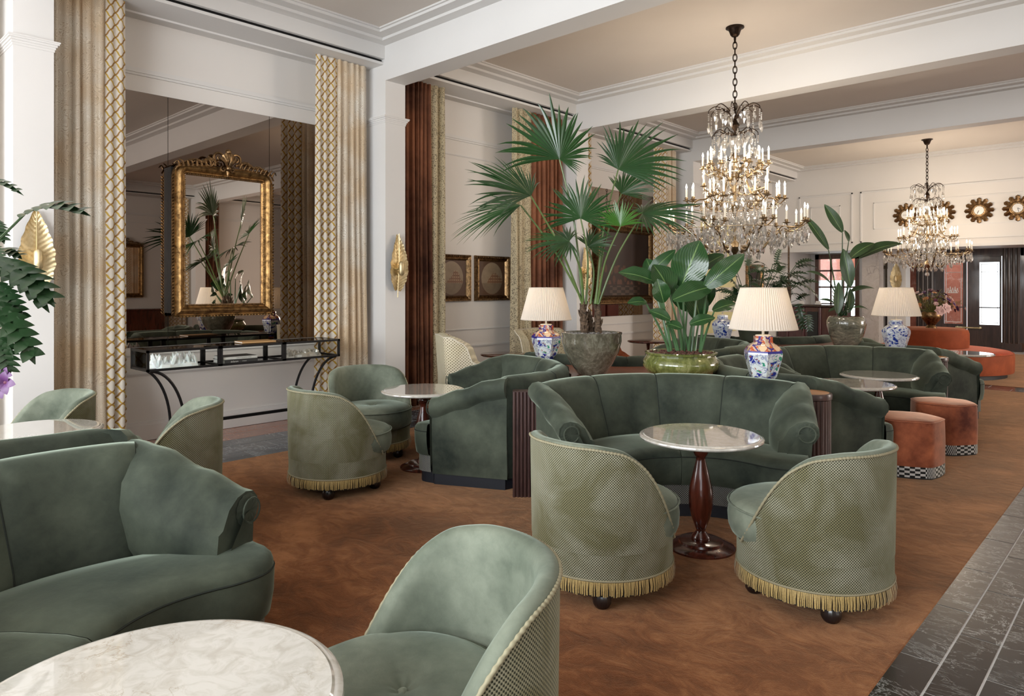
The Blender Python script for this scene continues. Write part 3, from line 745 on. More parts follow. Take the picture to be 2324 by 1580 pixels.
# glazing strip beside the piers
w5 = struct(MB().box(-5.45, -5.40, YD, YD+0.05, 0.4, 2.2).box(-5.26, -5.22, YD, YD+0.05, 0.4, 2.2).build('window_5', M['dark_wood'], smooth=False))
MB().box(-5.40, -5.26, YD-0.01, YD+0.0, 0.45, 1.98).build('pane', M['etched'], w5, smooth=False)
# free-standing piers in the lobby
struct(MB().box(-5.55, -5.17, 18.45, 18.83, 0, 2.42).build('wall_pier_marble', M['marble_pier'], smooth=False))
struct(MB().box(-5.12, -4.72, 19.0, 19.4, 0, 2.42).build('wall_pier_white', M['wall'], smooth=False))
# pale yellow wall niche in the last bay
struct(MB().box(XW, XW+0.03, 12.75, 15.3, 0.5, 2.9).build('wall_left_niche', M['yellow_wall'], smooth=False))

# ================================================================== WALL THINGS
def drape(mats, y0, y1, nf, x=-6.93, amp=0.05, seed=0, ztop=4.10, sgn=1, loc=None, flare=0.04):
    """hanging cloth between y0..y1 with nf folds; returns MB"""
    rnd = random.Random(seed)
    cuts = [0]
    for i in range(nf): cuts.append(cuts[-1] + rnd.uniform(0.55, 1.6))
    T = cuts[-1]; cuts = [c / T for c in cuts]
    am = [rnd.uniform(0.65, 1.25) for _ in range(nf + 1)]; ph = [rnd.uniform(-1, 1) for _ in range(nf + 1)]
    mb = MB(); nu = nf * 10; arc = [0]; last = None
    def base(t, zf):
        i = max(0, min(nf - 1, next((k for k in range(nf) if t <= cuts[k+1]), nf-1)))
        f = (t - cuts[i]) / (cuts[i+1] - cuts[i])
        a = amp * am[i] * (0.75 + 0.35 * (1 - zf)) * (0.9 + 0.25 * math.sin(3*zf + ph[i]*3))
        w = 0.06 * ph[i] * (1 - zf) * math.sin(PI * zf * 1.3 + ph[i])
        xx = x + sgn * a * (math.sin(2*PI*f - PI/2) * 1.0)
        yy = lerp(y0, y1, t) + (t - 0.5) * flare * (1 - zf) + w * math.sin(PI * f) * 0.5 + a*0.22*math.sin(4*PI*f)
        return xx, yy
    pts = [base(i / nu, 0.5) for i in range(nu + 1)]
    for a, b in zip(pts, pts[1:]): arc.append(arc[-1] + math.hypot(b[0]-a[0], b[1]-a[1]))
    def fn(u, v):
        z = lerp(0.012, ztop, v); xx, yy = base(u, v); return (xx, yy, z, arc[int(round(u*nu))], z)
    mb.grid(nu, 14, fn)
    return mb
def curtain(parts, label, x=-6.93, sgn=1, seed=0, ztop=4.10):
    t = empty('curtain', (x, (parts[0][0]+parts[-1][1])/2, 0))
    tag(t, label, 'curtain', 'floor-length curtains')
    for i, (y0, y1, nf, pn, mt) in enumerate(parts):
        mb = drape(None, y0 - t.location.y, y1 - t.location.y, nf, 0, (0.030 if 'damask' in mt else 0.042) if 'lattice' not in mt else 0.021, seed + i*7, ztop, sgn)
        mb.build(pn, M[mt], t, fix=False, ang=80)
    return t
curtain([(1.66, 2.08, 5, 'damask_drape', 'damask'), (2.075, 2.235, 2, 'lattice_border', 'lattice')], 'champagne damask curtain with gold lattice edge between leftmost pilaster and mirror', seed=3)
curtain([(4.19, 4.46, 3, 'lattice_border', 'lattice'), (4.455, 4.86, 5, 'damask_drape', 'damask')], 'champagne damask curtain with gold lattice edge at the right end of the console', seed=11)
curtain([(5.30, 5.86, 7, 'velvet_drape', 'brown_velvet'), (5.86, 6.09, 2, 'paisley_border', 'paisley')], 'brown velvet curtain with paisley border left of the two oval pictures', seed=23)
curtain([(7.39, 7.80, 3, 'paisley_border', 'paisley'), (7.80, 8.50, 7, 'velvet_drape', 'brown_velvet')], 'brown velvet curtain with paisley border behind the fan palm', seed=31)
curtain([(8.92, 9.28, 3, 'lattice_border', 'lattice')], 'gold lattice curtain left of the large dark painting', seed=41)
curtain([(11.18, 11.66, 3, 'lattice_border', 'lattice'), (11.66, 11.98, 3, 'damask_drape', 'damask')], 'gold lattice curtain between the dark painting and the big chandelier', seed=47)
curtain([(0.2, 1.25, 9, 'damask_drape', 'damask')], 'damask curtain at the extreme left edge, before the first pilaster', seed=53)
for i, (a, b_) in enumerate(((5.32, 5.75), (8.05, 8.5), (9.0, 9.4), (11.6, 12.1), (4.3, 4.85), (1.7, 2.2))):
    curtain([(a, b_, 4, 'lattice_border', 'lattice')] if i % 2 else [(a, b_, 5, 'velvet_drape', 'brown_velvet')], ('brown velvet curtain by the opposite sideboard, seen in the mirror', 'gold lattice curtain left of the opposite third pilaster, seen in the mirror', 'brown velvet curtain past the opposite third pilaster, seen in the mirror', 'gold lattice curtain at the far end of the opposite wall, seen in the mirror', 'brown velvet curtain before the opposite second pilaster, seen in the mirror', 'gold lattice curtain by the opposite first pilaster, seen in the mirror')[i], x=6.6, sgn=-1, seed=60+i)

# big wall mirrors (three seamless sheets each, in wall bays one and three)
def wall_mirror(y0, y1, z0, z1, seams, label):
    t = empty('wall_mirror', (XW, (y0+y1)/2, z0)); tag(t, label, 'mirror')
    ys = [y0] + seams + [y1]
    for a, b_ in zip(ys, ys[1:]):
        MB().box(0.004, 0.012, a+0.0025-t.location.y, b_-0.0025-t.location.y, 0, z1-z0).build('mirror_panel', M['mirror'], t, smooth=False)
    MB().box(0.0, 0.004, y0-t.location.y, y1-t.location.y, 0, z1-z0).build('backing', M['black'], t, smooth=False)
    return t
wall_mirror(1.70, 4.92, 0.915, 3.405, [2.756, 3.84], 'smoked wall mirror in three sheets behind the gilt mirror and console')
wall_mirror(8.95, 12.15, 0.98, 3.25, [10.0, 11.1], 'smoked wall mirror behind the large dark painting')

# frame helper: section swept round a rounded rectangle in the YZ plane (facing +X)
def frame_sweep(mb, hw, hh, prof, rc=(0.001,)*4, n=6):
    """prof: list of (offset inward from outer edge, height from wall). rc: outer corner radii tl,tr,br,bl"""
    path = []
    for ci, (sy, sz, a0) in enumerate(((-1, 1, PI), (1, 1, PI/2), (1, -1, 0), (-1, -1, -PI/2))):
        r = rc[ci]
        for k in range(n + 1):
            a = a0 - (PI/2) * k / n; path.append((sy*(hw-r) + r*math.cos(a), sz*(hh-r) + r*math.sin(a), math.cos(a), math.sin(a), r))
    L = len(path); P = len(prof)
    def fn(u, v):
        i = int(round(u * L)) % L; j = int(round(v * (P-1)))
        y, z, ny, nz, r = path[i]; o, h = prof[j]
        if r < o:  # mitre: move along the diagonal for tight corners
            k_ = (i // (n+1)); sy, sz = ((-1, 1), (1, 1), (1, -1), (-1, -1))[k_]
            t_ = o - r
            return (h, sy*(hw-r) - sy*t_ , sz*(hh-r) - sz*t_)
        return (h, y - ny*o, z - nz*o)
    mb.grid(L, P-1, fn, cu=True)
    return mb
def gilt_mirror(label, loc, rz=0, name='gilt_mirror'):
    t = empty(name, loc, rz); tag(t, label, 'mirror')
    hw, hh = 0.525, 0.77
    frame_sweep(MB(), hw, hh, [(0.0, 0.0), (0.0, 0.05), (0.009, 0.066), (0.020, 0.062), (0.032, 0.085), (0.054, 0.098), (0.075, 0.088), (0.090, 0.06), (0.096, 0.06), (0.104, 0.068), (0.115, 0.052), (0.120, 0.02)], (0.13, 0.13, 0.02, 0.02), 7).build('frame', M['gold'], t)
    MB().box(0.022, 0.028, -hw+0.10, hw-0.10, -hh+0.10, hh-0.10).build('glass', M['mirror_clear'], t, smooth=False)
    # bead row round the sight edge
    m = MB(); st = 0.018; y = -hw+0.125
    me = []
    while y < hw-0.12:
        for z in (hh-0.11, -hh+0.11): m.sphere((0.062, y, z), 0.007, 6, 4)
        y += st
    z = -hh+0.125
    while z < hh-0.12:
        for yy in (-hw+0.11, hw-0.11): m.sphere((0.062, yy, z), 0.007, 6, 4)
        z += st
    stuff(m.build('bead_row', M['dark_gold'], t))
    # rope moulding on the outer edge
    m = MB(); pts = []
    for s_ in (-1, 1):
        for q in range(46):
            z = -hh + 0.02 + q*0.032
            if z < hh-0.13: m.tube([(0.03, s_*hw, z), (0.065, s_*(hw+0.004), z+0.02)], 0.009, 5)
    for q in range(32):
        y = -hw+0.02+q*0.034
        if y < hw: m.tube([(0.03, y, -hh), (0.065, y+0.02, -hh-0.004)], 0.009, 5)
    stuff(m.build('rope_edge', M['gold'], t))
    # carved crest: central shell, paired scrolls and leaf runs to the shoulders
    m = MB()
    for s_ in (-1, 1):
        def scroll(c, r0, turns, start, rr, cl=1):
            pts = []
            for q in range(int(16*turns)+1):
                a = start + cl*s_*2*PI*q/16; r = r0*(1-0.75*q/(16*turns)); pts.append((0.09+0.02*q/(16*turns), s_*c[0]+r*math.cos(a), c[1]+r*math.sin(a)))
            m.tube(pts, lambda f: rr*(1-0.45*f), 7)
        a90 = PI/2
        scroll((0.085, hh+0.085), 0.065, 1.4, -a90, 0.016); scroll((0.18, hh+0.02), 0.048, 1.3, a90, 0.014, -1)
        scroll((0.045, hh-0.03), 0.03, 1.2, a90, 0.012, -1)
        m.tube(catmull([(0.095, s_*0.12, hh+0.03), (0.11, s_*0.2, hh+0.055), (0.11, s_*0.27, hh+0.015), (0.1, s_*0.34, hh+0.03), (0.095, s_*0.41, hh+0.0), (0.09, s_*0.48, hh-0.03), (0.08, s_*0.52, hh-0.09)], 5), lambda f: 0.022*(1-0.6*f), 8)
        for q in range(9):
            y = s_*(0.13+q*0.045); z = hh+0.028-0.006*q
            m.tube(catmull([(0.10, y, z-0.03), (0.12, y+s_*0.02, z+0.015), (0.105, y+s_*0.05, z+(0.03 if q % 2 else -0.012))], 4), lambda f: 0.013*(1-0.7*f), 6)
    for q in range(7):  # shell ribs
        a = PI/2 + (q-3)*0.32
        m.tube([(0.10, 0, hh-0.02), (0.14, 0.045*math.cos(a), hh+0.01+0.05*math.sin(a)), (0.12, 0.085*math.cos(a), hh+0.01+0.125*math.sin(a))], lambda f: 0.009+0.012*f, 6)
    m.sphere((0.12, 0, hh+0.15), 0.032, 10, 6); m.sphere((0.12, 0, hh-0.02), 0.03, 10, 6)
    m.tube([(0.1, 0, hh-0.05), (0.1, 0, hh-0.10)], lambda f: 0.018*(1-f*0.7), 7); m.sphere((0.1, 0, hh-0.10), 0.011, 8, 5)
    m.tf = None
    m.build('carved_crest', M['dark_gold'], t)
    return t
gilt_mirror('tall gilt mirror with carved shell crest hanging before the smoked mirror', (XW+0.10, 3.28, 1.98))
MB().box(XW+0.012, XW+0.10, 2.752, 3.79, 1.242, 2.70).build('hanging_block', M['black'], None, smooth=False)
bpy.data.objects['hanging_block'].parent = bpy.data.objects['gilt_mirror']; bpy.data.objects['hanging_block'].matrix_parent_inverse = Matrix.Translation(Vector((XW+0.10, 3.28, 1.98))).inverted()
gilt_mirror('gilt mirror with carved crest on the opposite wall, seen in reflection', (XE-0.06, 6.9, 1.98), PI)

def picture(name, label, cat, y, z, w, h, fw, mt, frame_mat, grp=None, tilt=0.0, x=XW, inner='dark_gold', d=0.06):
    t = empty(name, (x, y, z), rot=(0, tilt, 0)); tag(t, label, cat, grp)
    frame_sweep(MB(), w/2, h/2, [(0, 0), (0, d*0.6), (fw*0.12, d), (fw*0.35, d*0.85), (fw*0.5, d*0.55), (fw*0.75, d*0.75), (fw*0.9, d*0.5), (fw, d*0.2)], n=1).build('frame', frame_mat, t, ang=30)
    hw, hh = w/2-fw*0.9, h/2-fw*0.9
    MB().add([(d*0.3, -hw, -hh), (d*0.3, hw, -hh), (d*0.3, hw, hh), (d*0.3, -hw, hh)], [(0, 1, 2, 3)], [(0, 0), (1, 0), (1, 1), (0, 1)]).build('canvas', mt, t, smooth=False, fix=False)
    # raised ornament studs on the frame corners and edges
    m = MB(); 
    nn = int(w/0.035)
    for i in range(nn):
        yy = -w/2+fw*0.25+(w-fw*0.5)*i/(nn-1)
        for zz in (-h/2+fw*0.3, h/2-fw*0.3): m.sphere((d*0.92, yy, zz), fw*0.10, 5, 4)
    nn = int(h/0.035)
    for i in range(1, nn-1):
        zz = -h/2+fw*0.25+(h-fw*0.5)*i/(nn-1)
        for yy in (-w/2+fw*0.3, w/2-fw*0.3): m.sphere((d*0.92, yy, zz), fw*0.10, 5, 4)
    stuff(m.build('carved_ornament', frame_mat, t))
    return t
picture('framed_picture', 'oval town view in dark gilt frame, half hidden by the paisley curtain', 'picture', 6.55, 1.63, 0.70, 0.66, 0.085, M['oval'], M['dark_gold'], 'oval town pictures')
picture('framed_picture', 'oval town view with gabled houses, nearer the fan palm', 'picture', 7.35, 1.63, 0.70, 0.66, 0.085, M['oval'], M['dark_gold'], 'oval town pictures')
picture('framed_painting', 'large dark group painting in a wide carved brown frame', 'painting', 10.78, 1.92, 1.90, 1.46, 0.17, M['dark_painting'], M['dark_gold'], d=0.10, x=XW+0.014)
picture('framed_picture', 'small dark frame on the wall above the bar end', 'picture', 16.3, 1.6, 0.9, 0.9, 0.12, M['dark_painting'], M['dark_gold'])

def leaf_sconce(label, loc, rz=0):
    t = empty('wall_sconce', loc, rz); tag(t, label, 'wall lamp', 'brass leaf wall lamps')
    H = 0.33
    def halfw(s):  # s 0 bottom..1 top
        return 0.136 * math.sin(PI * min(1, max(0, (s*0.93+0.03))) ** 0.85) ** 0.8 * (1 - 0.25*s)
    def fn(u, v):
        s = v; w = halfw(s)*1.06; q = (u-0.5)*2
        z = -H + 2*H*s + 0.0*abs(q)
        ridge = 0.007*abs(math.sin((s*17 - abs(q)*2.6)*PI))
        x = 0.045 + 0.030*(q*q) - 0.03*(2*s-1)**2 + ridge + 0.008*(1-abs(q))
        return (x, q*w*(1+0.04*math.sin(s*40)), z - 0.02*abs(q))
    MB().grid(16, 130, fn).build('leaf', M['brass'], t, fix=False)
    m = MB().tube(catmull([(0.07, 0, H), (0.075, 0, 0), (0.05, 0, -H), (0.045, 0, -H-0.09)], 6), 0.006, 6)
    m.lathe([(0.045, 0), (0.045, 0.012)], 12); m.build('stem', M['brass'], t)
    MB().lathe([(0.001, -0.085), (0.02, -0.08), (0.034, -0.06), (0.034, 0.06), (0.02, 0.08), (0.001, 0.085)], 16, (0.115, 0)).build('shield', M['brass'], t).location = (0, 0, -0.08)
    MB().tube([(-0.005, 0, -0.08), (0.08, 0, -0.08)], 0.02, 10).build('bracket', M['brass'], t)
    point('sconce_light', (0.085, 0, -0.03), 0.35, (1, 0.66, 0.34), 0.02, t)
    return t
leaf_sconce('brass leaf wall lamp on the leftmost pilaster beside the damask curtain', (-6.70, 1.485, 1.80))
leaf_sconce('brass leaf wall lamp on the second pilaster beside the brown curtain', (-6.70, 5.105, 1.80))
leaf_sconce('brass leaf wall lamp glimpsed behind the fan palm stems', (-6.70, 8.725, 1.80))
leaf_sconce('brass leaf wall lamp on the opposite wall, seen in reflection', (6.34, 5.105, 1.80), PI)
t = leaf_sconce('brass leaf wall lamp on the white lobby pier above the blue lamp', (-4.92, 19.0, 1.78), -PI/2)

# sunburst clocks
def clock(label, x, hrs):
    t = empty('wall_clock', (x, YF, 3.10)); tag(t, label, 'clock', 'sunburst wall clocks')
    rm = MB()
    def pf(u, v):
        q = (u-0.5)*2; w = 0.052*max(0.0, math.sin(PI*min(1, v*0.86+0.14)))**0.6 * (1+0.22*math.sin(v*9)); return (q*w, -0.03-0.028*(1-q*q)+0.01*abs(math.sin(q*6))*1.0, 0.13+0.14*v)
    base = MB().grid(6, 8, pf)
    for i in range(12):
        c = base.build('ray', M['dark_gold'], t, fix=False) if i == 0 else place('ray', first.data, t)
        if i == 0: first = c
        c.rotation_euler = (0, i*PI/6, 0)
    m = MB(); m.tf = Matrix.Rotation(PI/2, 4, 'X')
    m.lathe([(0.001, 0), (0.15, 0), (0.155, 0.03), (0.14, 0.055), (0.125, 0.06), (0.118, 0.045)], 32).build('bezel', M['dark_gold'], t)
    m = MB(); m.tf = Matrix.Rotation(PI/2, 4, 'X')
    m.lathe([(0.118, 0.03), (0.118, 0.044), (0.0, 0.048)], 32).build('dial', M['white'], t)
    m = MB()
    for i in range(12):
        a = i*PI/6; m.box(*(sorted((0.095*math.sin(a)-0.004, 0.095*math.sin(a)+0.004))), -0.052, -0.047, 0.095*math.cos(a)-0.008, 0.095*math.cos(a)+0.008)
    m.build('hour_marks', M['black'], t)
    m = MB()
    for a, L in ((hrs*PI/6, 0.055), (hrs*2.3, 0.085)): m.tube([(0, -0.054, 0), (L*math.sin(a), -0.054, L*math.cos(a))], 0.0035, 5)
    m.build('hands', M['black'], t)
for x, h_, lb in ((-4.30, 9, 'leftmost gilt sunburst clock, left of the small chandelier'), (-3.61, 2, 'gilt sunburst clock half hidden behind the small chandelier'), (-2.93, 7, 'gilt sunburst clock fully visible right of the small chandelier'), (-2.27, 4, 'gilt sunburst clock cut by the right edge of the picture')):
    clock(lb, x, h_)

# ---- glass display console
t = empty('display_console', (-6.645, 3.215, 0)); tag(t, 'black steel and glass display console on bowed legs below the gilt mirror', 'console table')
x0, x1, y0, y1, z0, z1 = -0.20, 0.20, -0.965, 0.965, 0.765, 0.950
b = 0.021
m = MB()
for z in (z0, z1-b):
    for x in (x0, x1-b): m.box(x, x+b, y0, y1, z, z+b)
    for y in (y0, y0+0.643-b/2, y0+1.287-b/2, y1-b): m.box(x0, x1, y, y+b, z, z+b)
for y in (y0, y0+0.643-b, y0+0.643+0.002, y0+1.287-b, y0+1.287+0.002, y1-b):
    for x in (x0, x1-b): m.box(x, x+b, y, y+b, z0, z1)
m.build('case_frame', M['black_metal'], t, smooth=False)
for (a, b_) in ((y0+b, y0+0.643-b), (y0+0.643+b, y0+1.287-b), (y0+1.287+b, y1-b)):
    MB().box(x1-0.010, x1-0.005, a, b_, z0+b, z1-b).build('front_glass', M['glass'], t, smooth=False)
MB().box(x0+b, x1-b, y0+b, y1-b, z1-0.008, z1-0.002).build('top_glass', M['glass'], t, smooth=False)
MB().box(x0+b, x1-b, y0+0.004, y0+0.009, z0+b, z1-b).build('end_glass', M['glass'], t, smooth=False)
MB().box(x0+0.004, x1-0.004, y0+0.004, y1-0.004, z0+0.004, z0+0.012).build('shelf_glass', M['glass'], t, smooth=False)
for s_ in (-1, 1):
    for x in (x0+0.03, x1-0.03):
        pts = [(x, s_*(0.93 - 0.30*math.sin(q/14*PI/2)), 0.20+(z0-0.20)*math.cos(q/14*PI/2)) for q in range(15)] 
        pts.append((x, s_*0.63, 0.0))
        MB().tube(pts, 0.013, 8).build('leg', M['black_metal'], t)
MB().box(x0+0.018, x0+0.042, -0.66, 0.66, 0.19, 0.22).build('rail', M['black_metal'], t, smooth=False)

def quartz(label, y, L, mat_, n, hmax, x=-6.60, seed=1):
    rnd = random.Random(seed)
    m = MB()
    def bump_(u, v):
        a = 2*PI*u; r = 1 + 0.18*math.sin(5*a+seed) + 0.1*math.sin(11*a)
        h = [0.0, 0.6, 0.95, 1.0][int(round(v*3))]; s_ = [1.0, 0.95, 0.6, 0.02][int(round(v*3))]
        return (0.10*r*s_*math.cos(a), L/2*r*s_*math.sin(a), h*0.05)
    m.grid(22, 3, bump_, cu=True)
    for i in range(n):
        px_, py_ = rnd.uniform(-0.07, 0.07), rnd.uniform(-L/2*0.88, L/2*0.88)
        h = rnd.uniform(0.35, 1.0)*hmax; r = rnd.uniform(0.012, 0.026)
        tilt = Vector((rnd.uniform(-0.5, 0.5), rnd.uniform(-0.5, 0.5), 1)).normalized()
        m.tf = Matrix.Translation((px_, py_, 0.02)) @ tilt.to_track_quat('Z', 'Y').to_matrix().to_4x4()
        m.lathe([(r, 0), (r*0.95, h*0.62), (0.0005, h)], 6)
    m.tf = None
    o = m.build('crystal_cluster', mat_, None, loc=(x, y, 0.778), smooth=False); tag(o, label, 'crystal', 'quartz clusters in the display console')
quartz('white quartz crystal cluster in the left compartment of the glass console', 2.53, 0.44, M['quartz'], 60, 0.125, seed=4)
quartz('smoky low quartz cluster in the right compartment of the glass console', 3.82, 0.38, M['quartz_grey'], 44, 0.075, seed=9)
def book(label, mat_, loc, rz, lx, ly, h, title=None):
    t = empty('book', loc, rz); tag(t, label, 'book', 'books on the display console')
    MB().box(-lx/2, lx/2, -ly/2, ly/2, 0, 0.003).box(-lx/2, lx/2, -ly/2, ly/2, h-0.003, h).box(lx/2-0.003, lx/2, -ly/2, ly/2, 0, h).build('cover', mat_, t, smooth=False)
    MB().box(-lx/2+0.004, lx/2-0.003, -ly/2+0.004, ly/2-0.004, 0.003, h-0.003).build('pages', M['paper'], t, smooth=False)
    if title:
        for (tx, size, off, mt) in title:
            c = bpy.data.curves.new('spine_lettering', 'FONT'); c.body = tx; c.size = size; c.extrude = 0.0004; c.align_x = 'CENTER'; c.align_y = 'CENTER'
            c.materials.append(mt); tmp = bpy.data.objects.new('tmp', c); COL.objects.link(tmp); bpy.context.view_layer.update()
            me = bpy.data.meshes.new_from_object(tmp); bpy.data.objects.remove(tmp); o = place('spine_lettering', me, t)
            o.location = (lx/2+0.0006, off, h/2); o.rotation_euler = (PI/2, 0, PI/2)
book('charcoal book with white script on the spine, lower of two in the console', M['book_dark'], (-6.58, 3.10, 0.778), 0.03, 0.24, 0.33, 0.038, [('deSaram', 0.022, -0.07, M['paper']), ('photographs', 0.009, 0.03, M['paper'])])
book('white spined book with dark cover lying on the charcoal book', M['paper'], (-6.58, 3.10, 0.8165), -0.02, 0.23, 0.33, 0.026, [('A LIFE OF THE GRAND CANALS', 0.0105, 0.03, M['book_dark'])])
MB().box(-0.11, 0.11, -0.16, 0.16, 0, 0.001).build('dust_jacket', M['book_dark'], bpy.data.objects['book.001'], smooth=False).location = (0, 0, 0.0262)
book('tan book lying on the glass console top', M['book_tan'], (-6.66, 3.34, 0.9515), -0.06, 0.20, 0.34, 0.016)
# console + lamp with yellow shade on the opposite wall, seen only in reflection
t = empty('sideboard', (6.55, 7.0, 0)); tag(t, 'dark wood sideboard on the opposite wall, seen in reflection', 'sideboard')
MB().bbox(-0.25, 0.25, -0.8, 0.8, 0.12, 0.85, 0.01).build('body', M['mahogany'], t, smooth=False)
MB().bbox(-0.28, 0.28, -0.85, 0.85, 0.85, 0.89, 0.008).build('top', M['mahogany'], t, smooth=False)
for a in (-1, 1):
    for b_ in (-1, 1): MB().lathe([(0.03, 0), (0.04, 0.12)], 10, (a*0.2, b_*0.72)).build('leg', M['mahogany'], t)
t = empty('yellow_shade_lamp', (6.5, 6.35, 0.89)); tag(t, 'lamp with square yellow shade on the sideboard, seen in reflection', 'table lamp')
MB().lathe([(0.08, 0), (0.05, 0.03), (0.02, 0.06), (0.05, 0.2), (0.03, 0.38), (0.01, 0.42)], 16).build('base', M['brass'], t)
MB().lathe([(0.24, 0.42), (0.18, 0.75)], 4, off=PI/4).build('shade', M['shade_warm'], t, smooth=False)
# ================================================================== SEATING ISLANDS
I0, I1, I2 = cf(-2.80, 2.15), cf(1.10, 6.08), cf(3.54, 8.66)
BR, BC = 1.08, -1.69       # back arc radius and its centre in booth-local coordinates (island centre = origin, booth faces -Y)
A59 = R_(59.4)
def arc(a, r): return (r*math.sin(a), BC + r*math.cos(a))
def make_booth(label):
    t = empty('booth_sofa', (0, 0, 0)); tag(t, label, 'sofa', 'curved green booths')
    sec = [(1.05, 0.08), (1.075, 0.45), (1.085, 0.72), (1.083, 0.775), (1.065, 0.815), (1.03, 0.835), (0.985, 0.83), (0.95, 0.805), (0.925, 0.76), (0.885, 0.66), (0.835, 0.54), (0.80, 0.45), (0.79, 0.38)]
    n = len(sec)
    for p in range(4):
        a0 = -A59 + p*2*A59/4; a1 = a0 + 2*A59/4
        def fn(u, v):
            a = lerp(a0, a1, u); r, z = sec[int(round(v*(n-1)))]
            pu = max(0, 1 - abs(2*u-1)**7)
            k = v*(n-1)
            if k >= 4: r -= 0.026*pu - 0.010
            if 2 <= k <= 7: z += 0.010*pu - 0.005
            x, y = arc(a, r); return (x, y, z)
        m = MB().grid(12, n-1, fn)
        for ue in (0, 1): m.add([fn(ue, k/(n-1)) for k in range(n)], [tuple(range(n))])
        if p: m2 = MB().tube([fn(0, k/(n-1)) for k in range(3, n)], 0.0042, 6); m2.build('seam_piping', M['velvet_seam'], t)
        m.build('back_panel', M['velvet'], t, ang=60)
    # arms
    for s in (-1, 1):
        C = Vector((0.93, -1.14)); E = Vector((0.75, -1.71)); d = (E-C).normalized(); nn = Vector((-d.y, d.x)); 
        if nn.x > 0: nn = -nn         # inward
        def sect(tt):
            h = interp([(0, 0.835), (0.25, 0.81), (0.6, 0.735), (1, 0.66)], tt)
            w = 0.0
            bulge = math.sin(PI*min(1, tt*1.0))*0.035
            return [(0.015, 0.08), (0.0, 0.40), (0.0, h-0.155), (-0.035, h-0.13), (-0.062, h-0.085), (-0.058, h-0.04), (-0.03, h-0.008), (0.015, h), (0.065, h-0.012), (0.115, h-0.05), (0.15+bulge, h-0.12), (0.175+bulge*1.3, lerp(0.42, h, 0.45)), (0.185+bulge, 0.45), (0.18, 0.38)]
        ns = 14
        def fn(u, v):
            tt = u; q = sect(tt)[int(round(v*(ns-1)))]
            P = C + (E-C)*tt + nn*q[0]
            if tt > 0.97: P = P - d*0.0
            return (s*P.x, P.y, q[1])
        m = MB().grid(12, ns-1, fn)
        q = sect(0); m.add([(s*(C+nn*a).x, (C+nn*a).y, z) for a, z in q] , [tuple(range(ns))])
        q = sect(1); m.add([(s*(E+nn*a).x, (E+nn*a).y, z) for a, z in q] , [tuple(range(ns))])
        m.build('arm', M['velvet'], t, ang=50)
        # rolled arm front with pleats
        m = MB(); c = E + nn*0.012; zc = 0.66-0.075; pts = []
        def disc(u, v):
            a = 2*PI*u; r = 0.066*v; pl = 0.0016*math.sin(a*14)*v
            P = c + nn*(r*math.cos(a)) + d*(0.004+0.010*(1-v*v)+pl)
            return (s*P.x, P.y, zc + r*math.sin(a))
        m.grid(56, 3, disc, cu=True)
        P2 = [c + d*0.012 + nn*(-0.02), c + d*0.012 + nn*0.06]
        m.add([(s*(c+d*0.02+nn*-0.04).x, (c+d*0.02).y, zc), (s*(c+d*0.02+nn*0.05).x, (c+d*0.02).y, zc), (s*(c+d*0.016+nn*0.14).x, (c+d*0.016+nn*0.14).y, 0.42), (s*(c+d*0.016+nn*0.0).x, (c+d*0.016).y, 0.10)], [(0, 1, 2, 3)])
        m.build('arm_scroll', M['velvet'], t)
        m = MB(); ring = [c + nn*(0.05*math.cos(2*PI*q/20)) + d*0.026 for q in range(20)]
        m.tube([(s*p.x, p.y, zc + 0.05*math.sin(2*PI*q/20)) for q, p in enumerate(ring)], 0.004, 6, closed=True)
        m.build('piping', M['velvet'], t)
    # seat halves: loft between inner back line and front edge
    inner = catmull([(0.0, -0.90, 0), (0.22, -0.935, 0), (0.43, -1.04, 0), (0.60, -1.20, 0), (0.70, -1.36, 0), (0.74, -1.50, 0), (0.74, -1.62, 0), (0.73, -1.71, 0)], 4)
    front = catmull([(0.0, -1.53, 0), (0.15, -1.545, 0), (0.28, -1.60, 0), (0.38, -1.69, 0), (0.46, -1.79, 0), (0.56, -1.855, 0), (0.67, -1.84, 0), (0.735, -1.75, 0)], 4)
    N = len(inner) - 1
    for s in (-1, 1):
        rows = [(0, 0.40), (0.06, 0.432), (0.3, 0.452), (0.6, 0.458), (0.85, 0.45), (0.95, 0.438), (0.99, 0.42), (1.0, 0.40)]
        def fs(u, v):
            i = int(round(u*N)); w, z = rows[int(round(v*(len(rows)-1)))]
            P = inner[i].lerp(front[i], w); P.x -= 0.0015 if i == 0 else 0; e = max(0, 1-(u/0.04)) if u < 0.04 else 0
            return (s*(P.x + 0.003*(1 if u == 0 else 0)), P.y, z - 0.014*e)
        MB().grid(N, len(rows)-1, fs).build('seat_cushion', M['velvet'], t, ang=60)
        def off(P, k):
            c_ = Vector((0.35, -1.05, 0)); return P + (c_ - P).normalized()*k
        def ff(u, v):
            i = int(round(u*N)); z = [0.40, 0.385, 0.30, 0.225, 0.21][int(round(v*4))]; k = [0.0, -0.003, 0.0, 0.012, 0.03][int(round(v*4))]
            P = off(front[i], k); P.x = 0.0012 if i == 0 else P.x; return (s*P.x, P.y, z)
        MB().grid(N, 4, ff).build('seat_front', M['velvet'], t, ang=60)
        pp = [(s*(p.x+0.003*(i == 0)), p.y-0.001, 0.398) for i, p in enumerate(front)]
        MB().tube(pp, 0.004, 6).build('piping', M['velvet_seam'], t)
        def fb(u, v):
            i = int(round(u*N)); P = off(front[i], 0.035); P.x = 0 if i == 0 else P.x; z = lerp(0.21, 0.085, v); return (s*P.x, P.y, z, u*1.2, z)
        MB().grid(N, 1, fb).build('base_band', M['silver_fine'], t, fix=False)
    # black plinth under everything
    outl = [arc(lerp(-A59, A59, q/16), 1.04) for q in range(17)] + [(0.90, -1.15), (0.735, -1.69)]
    fr = [off(Vector(p), 0.055) for p in front]
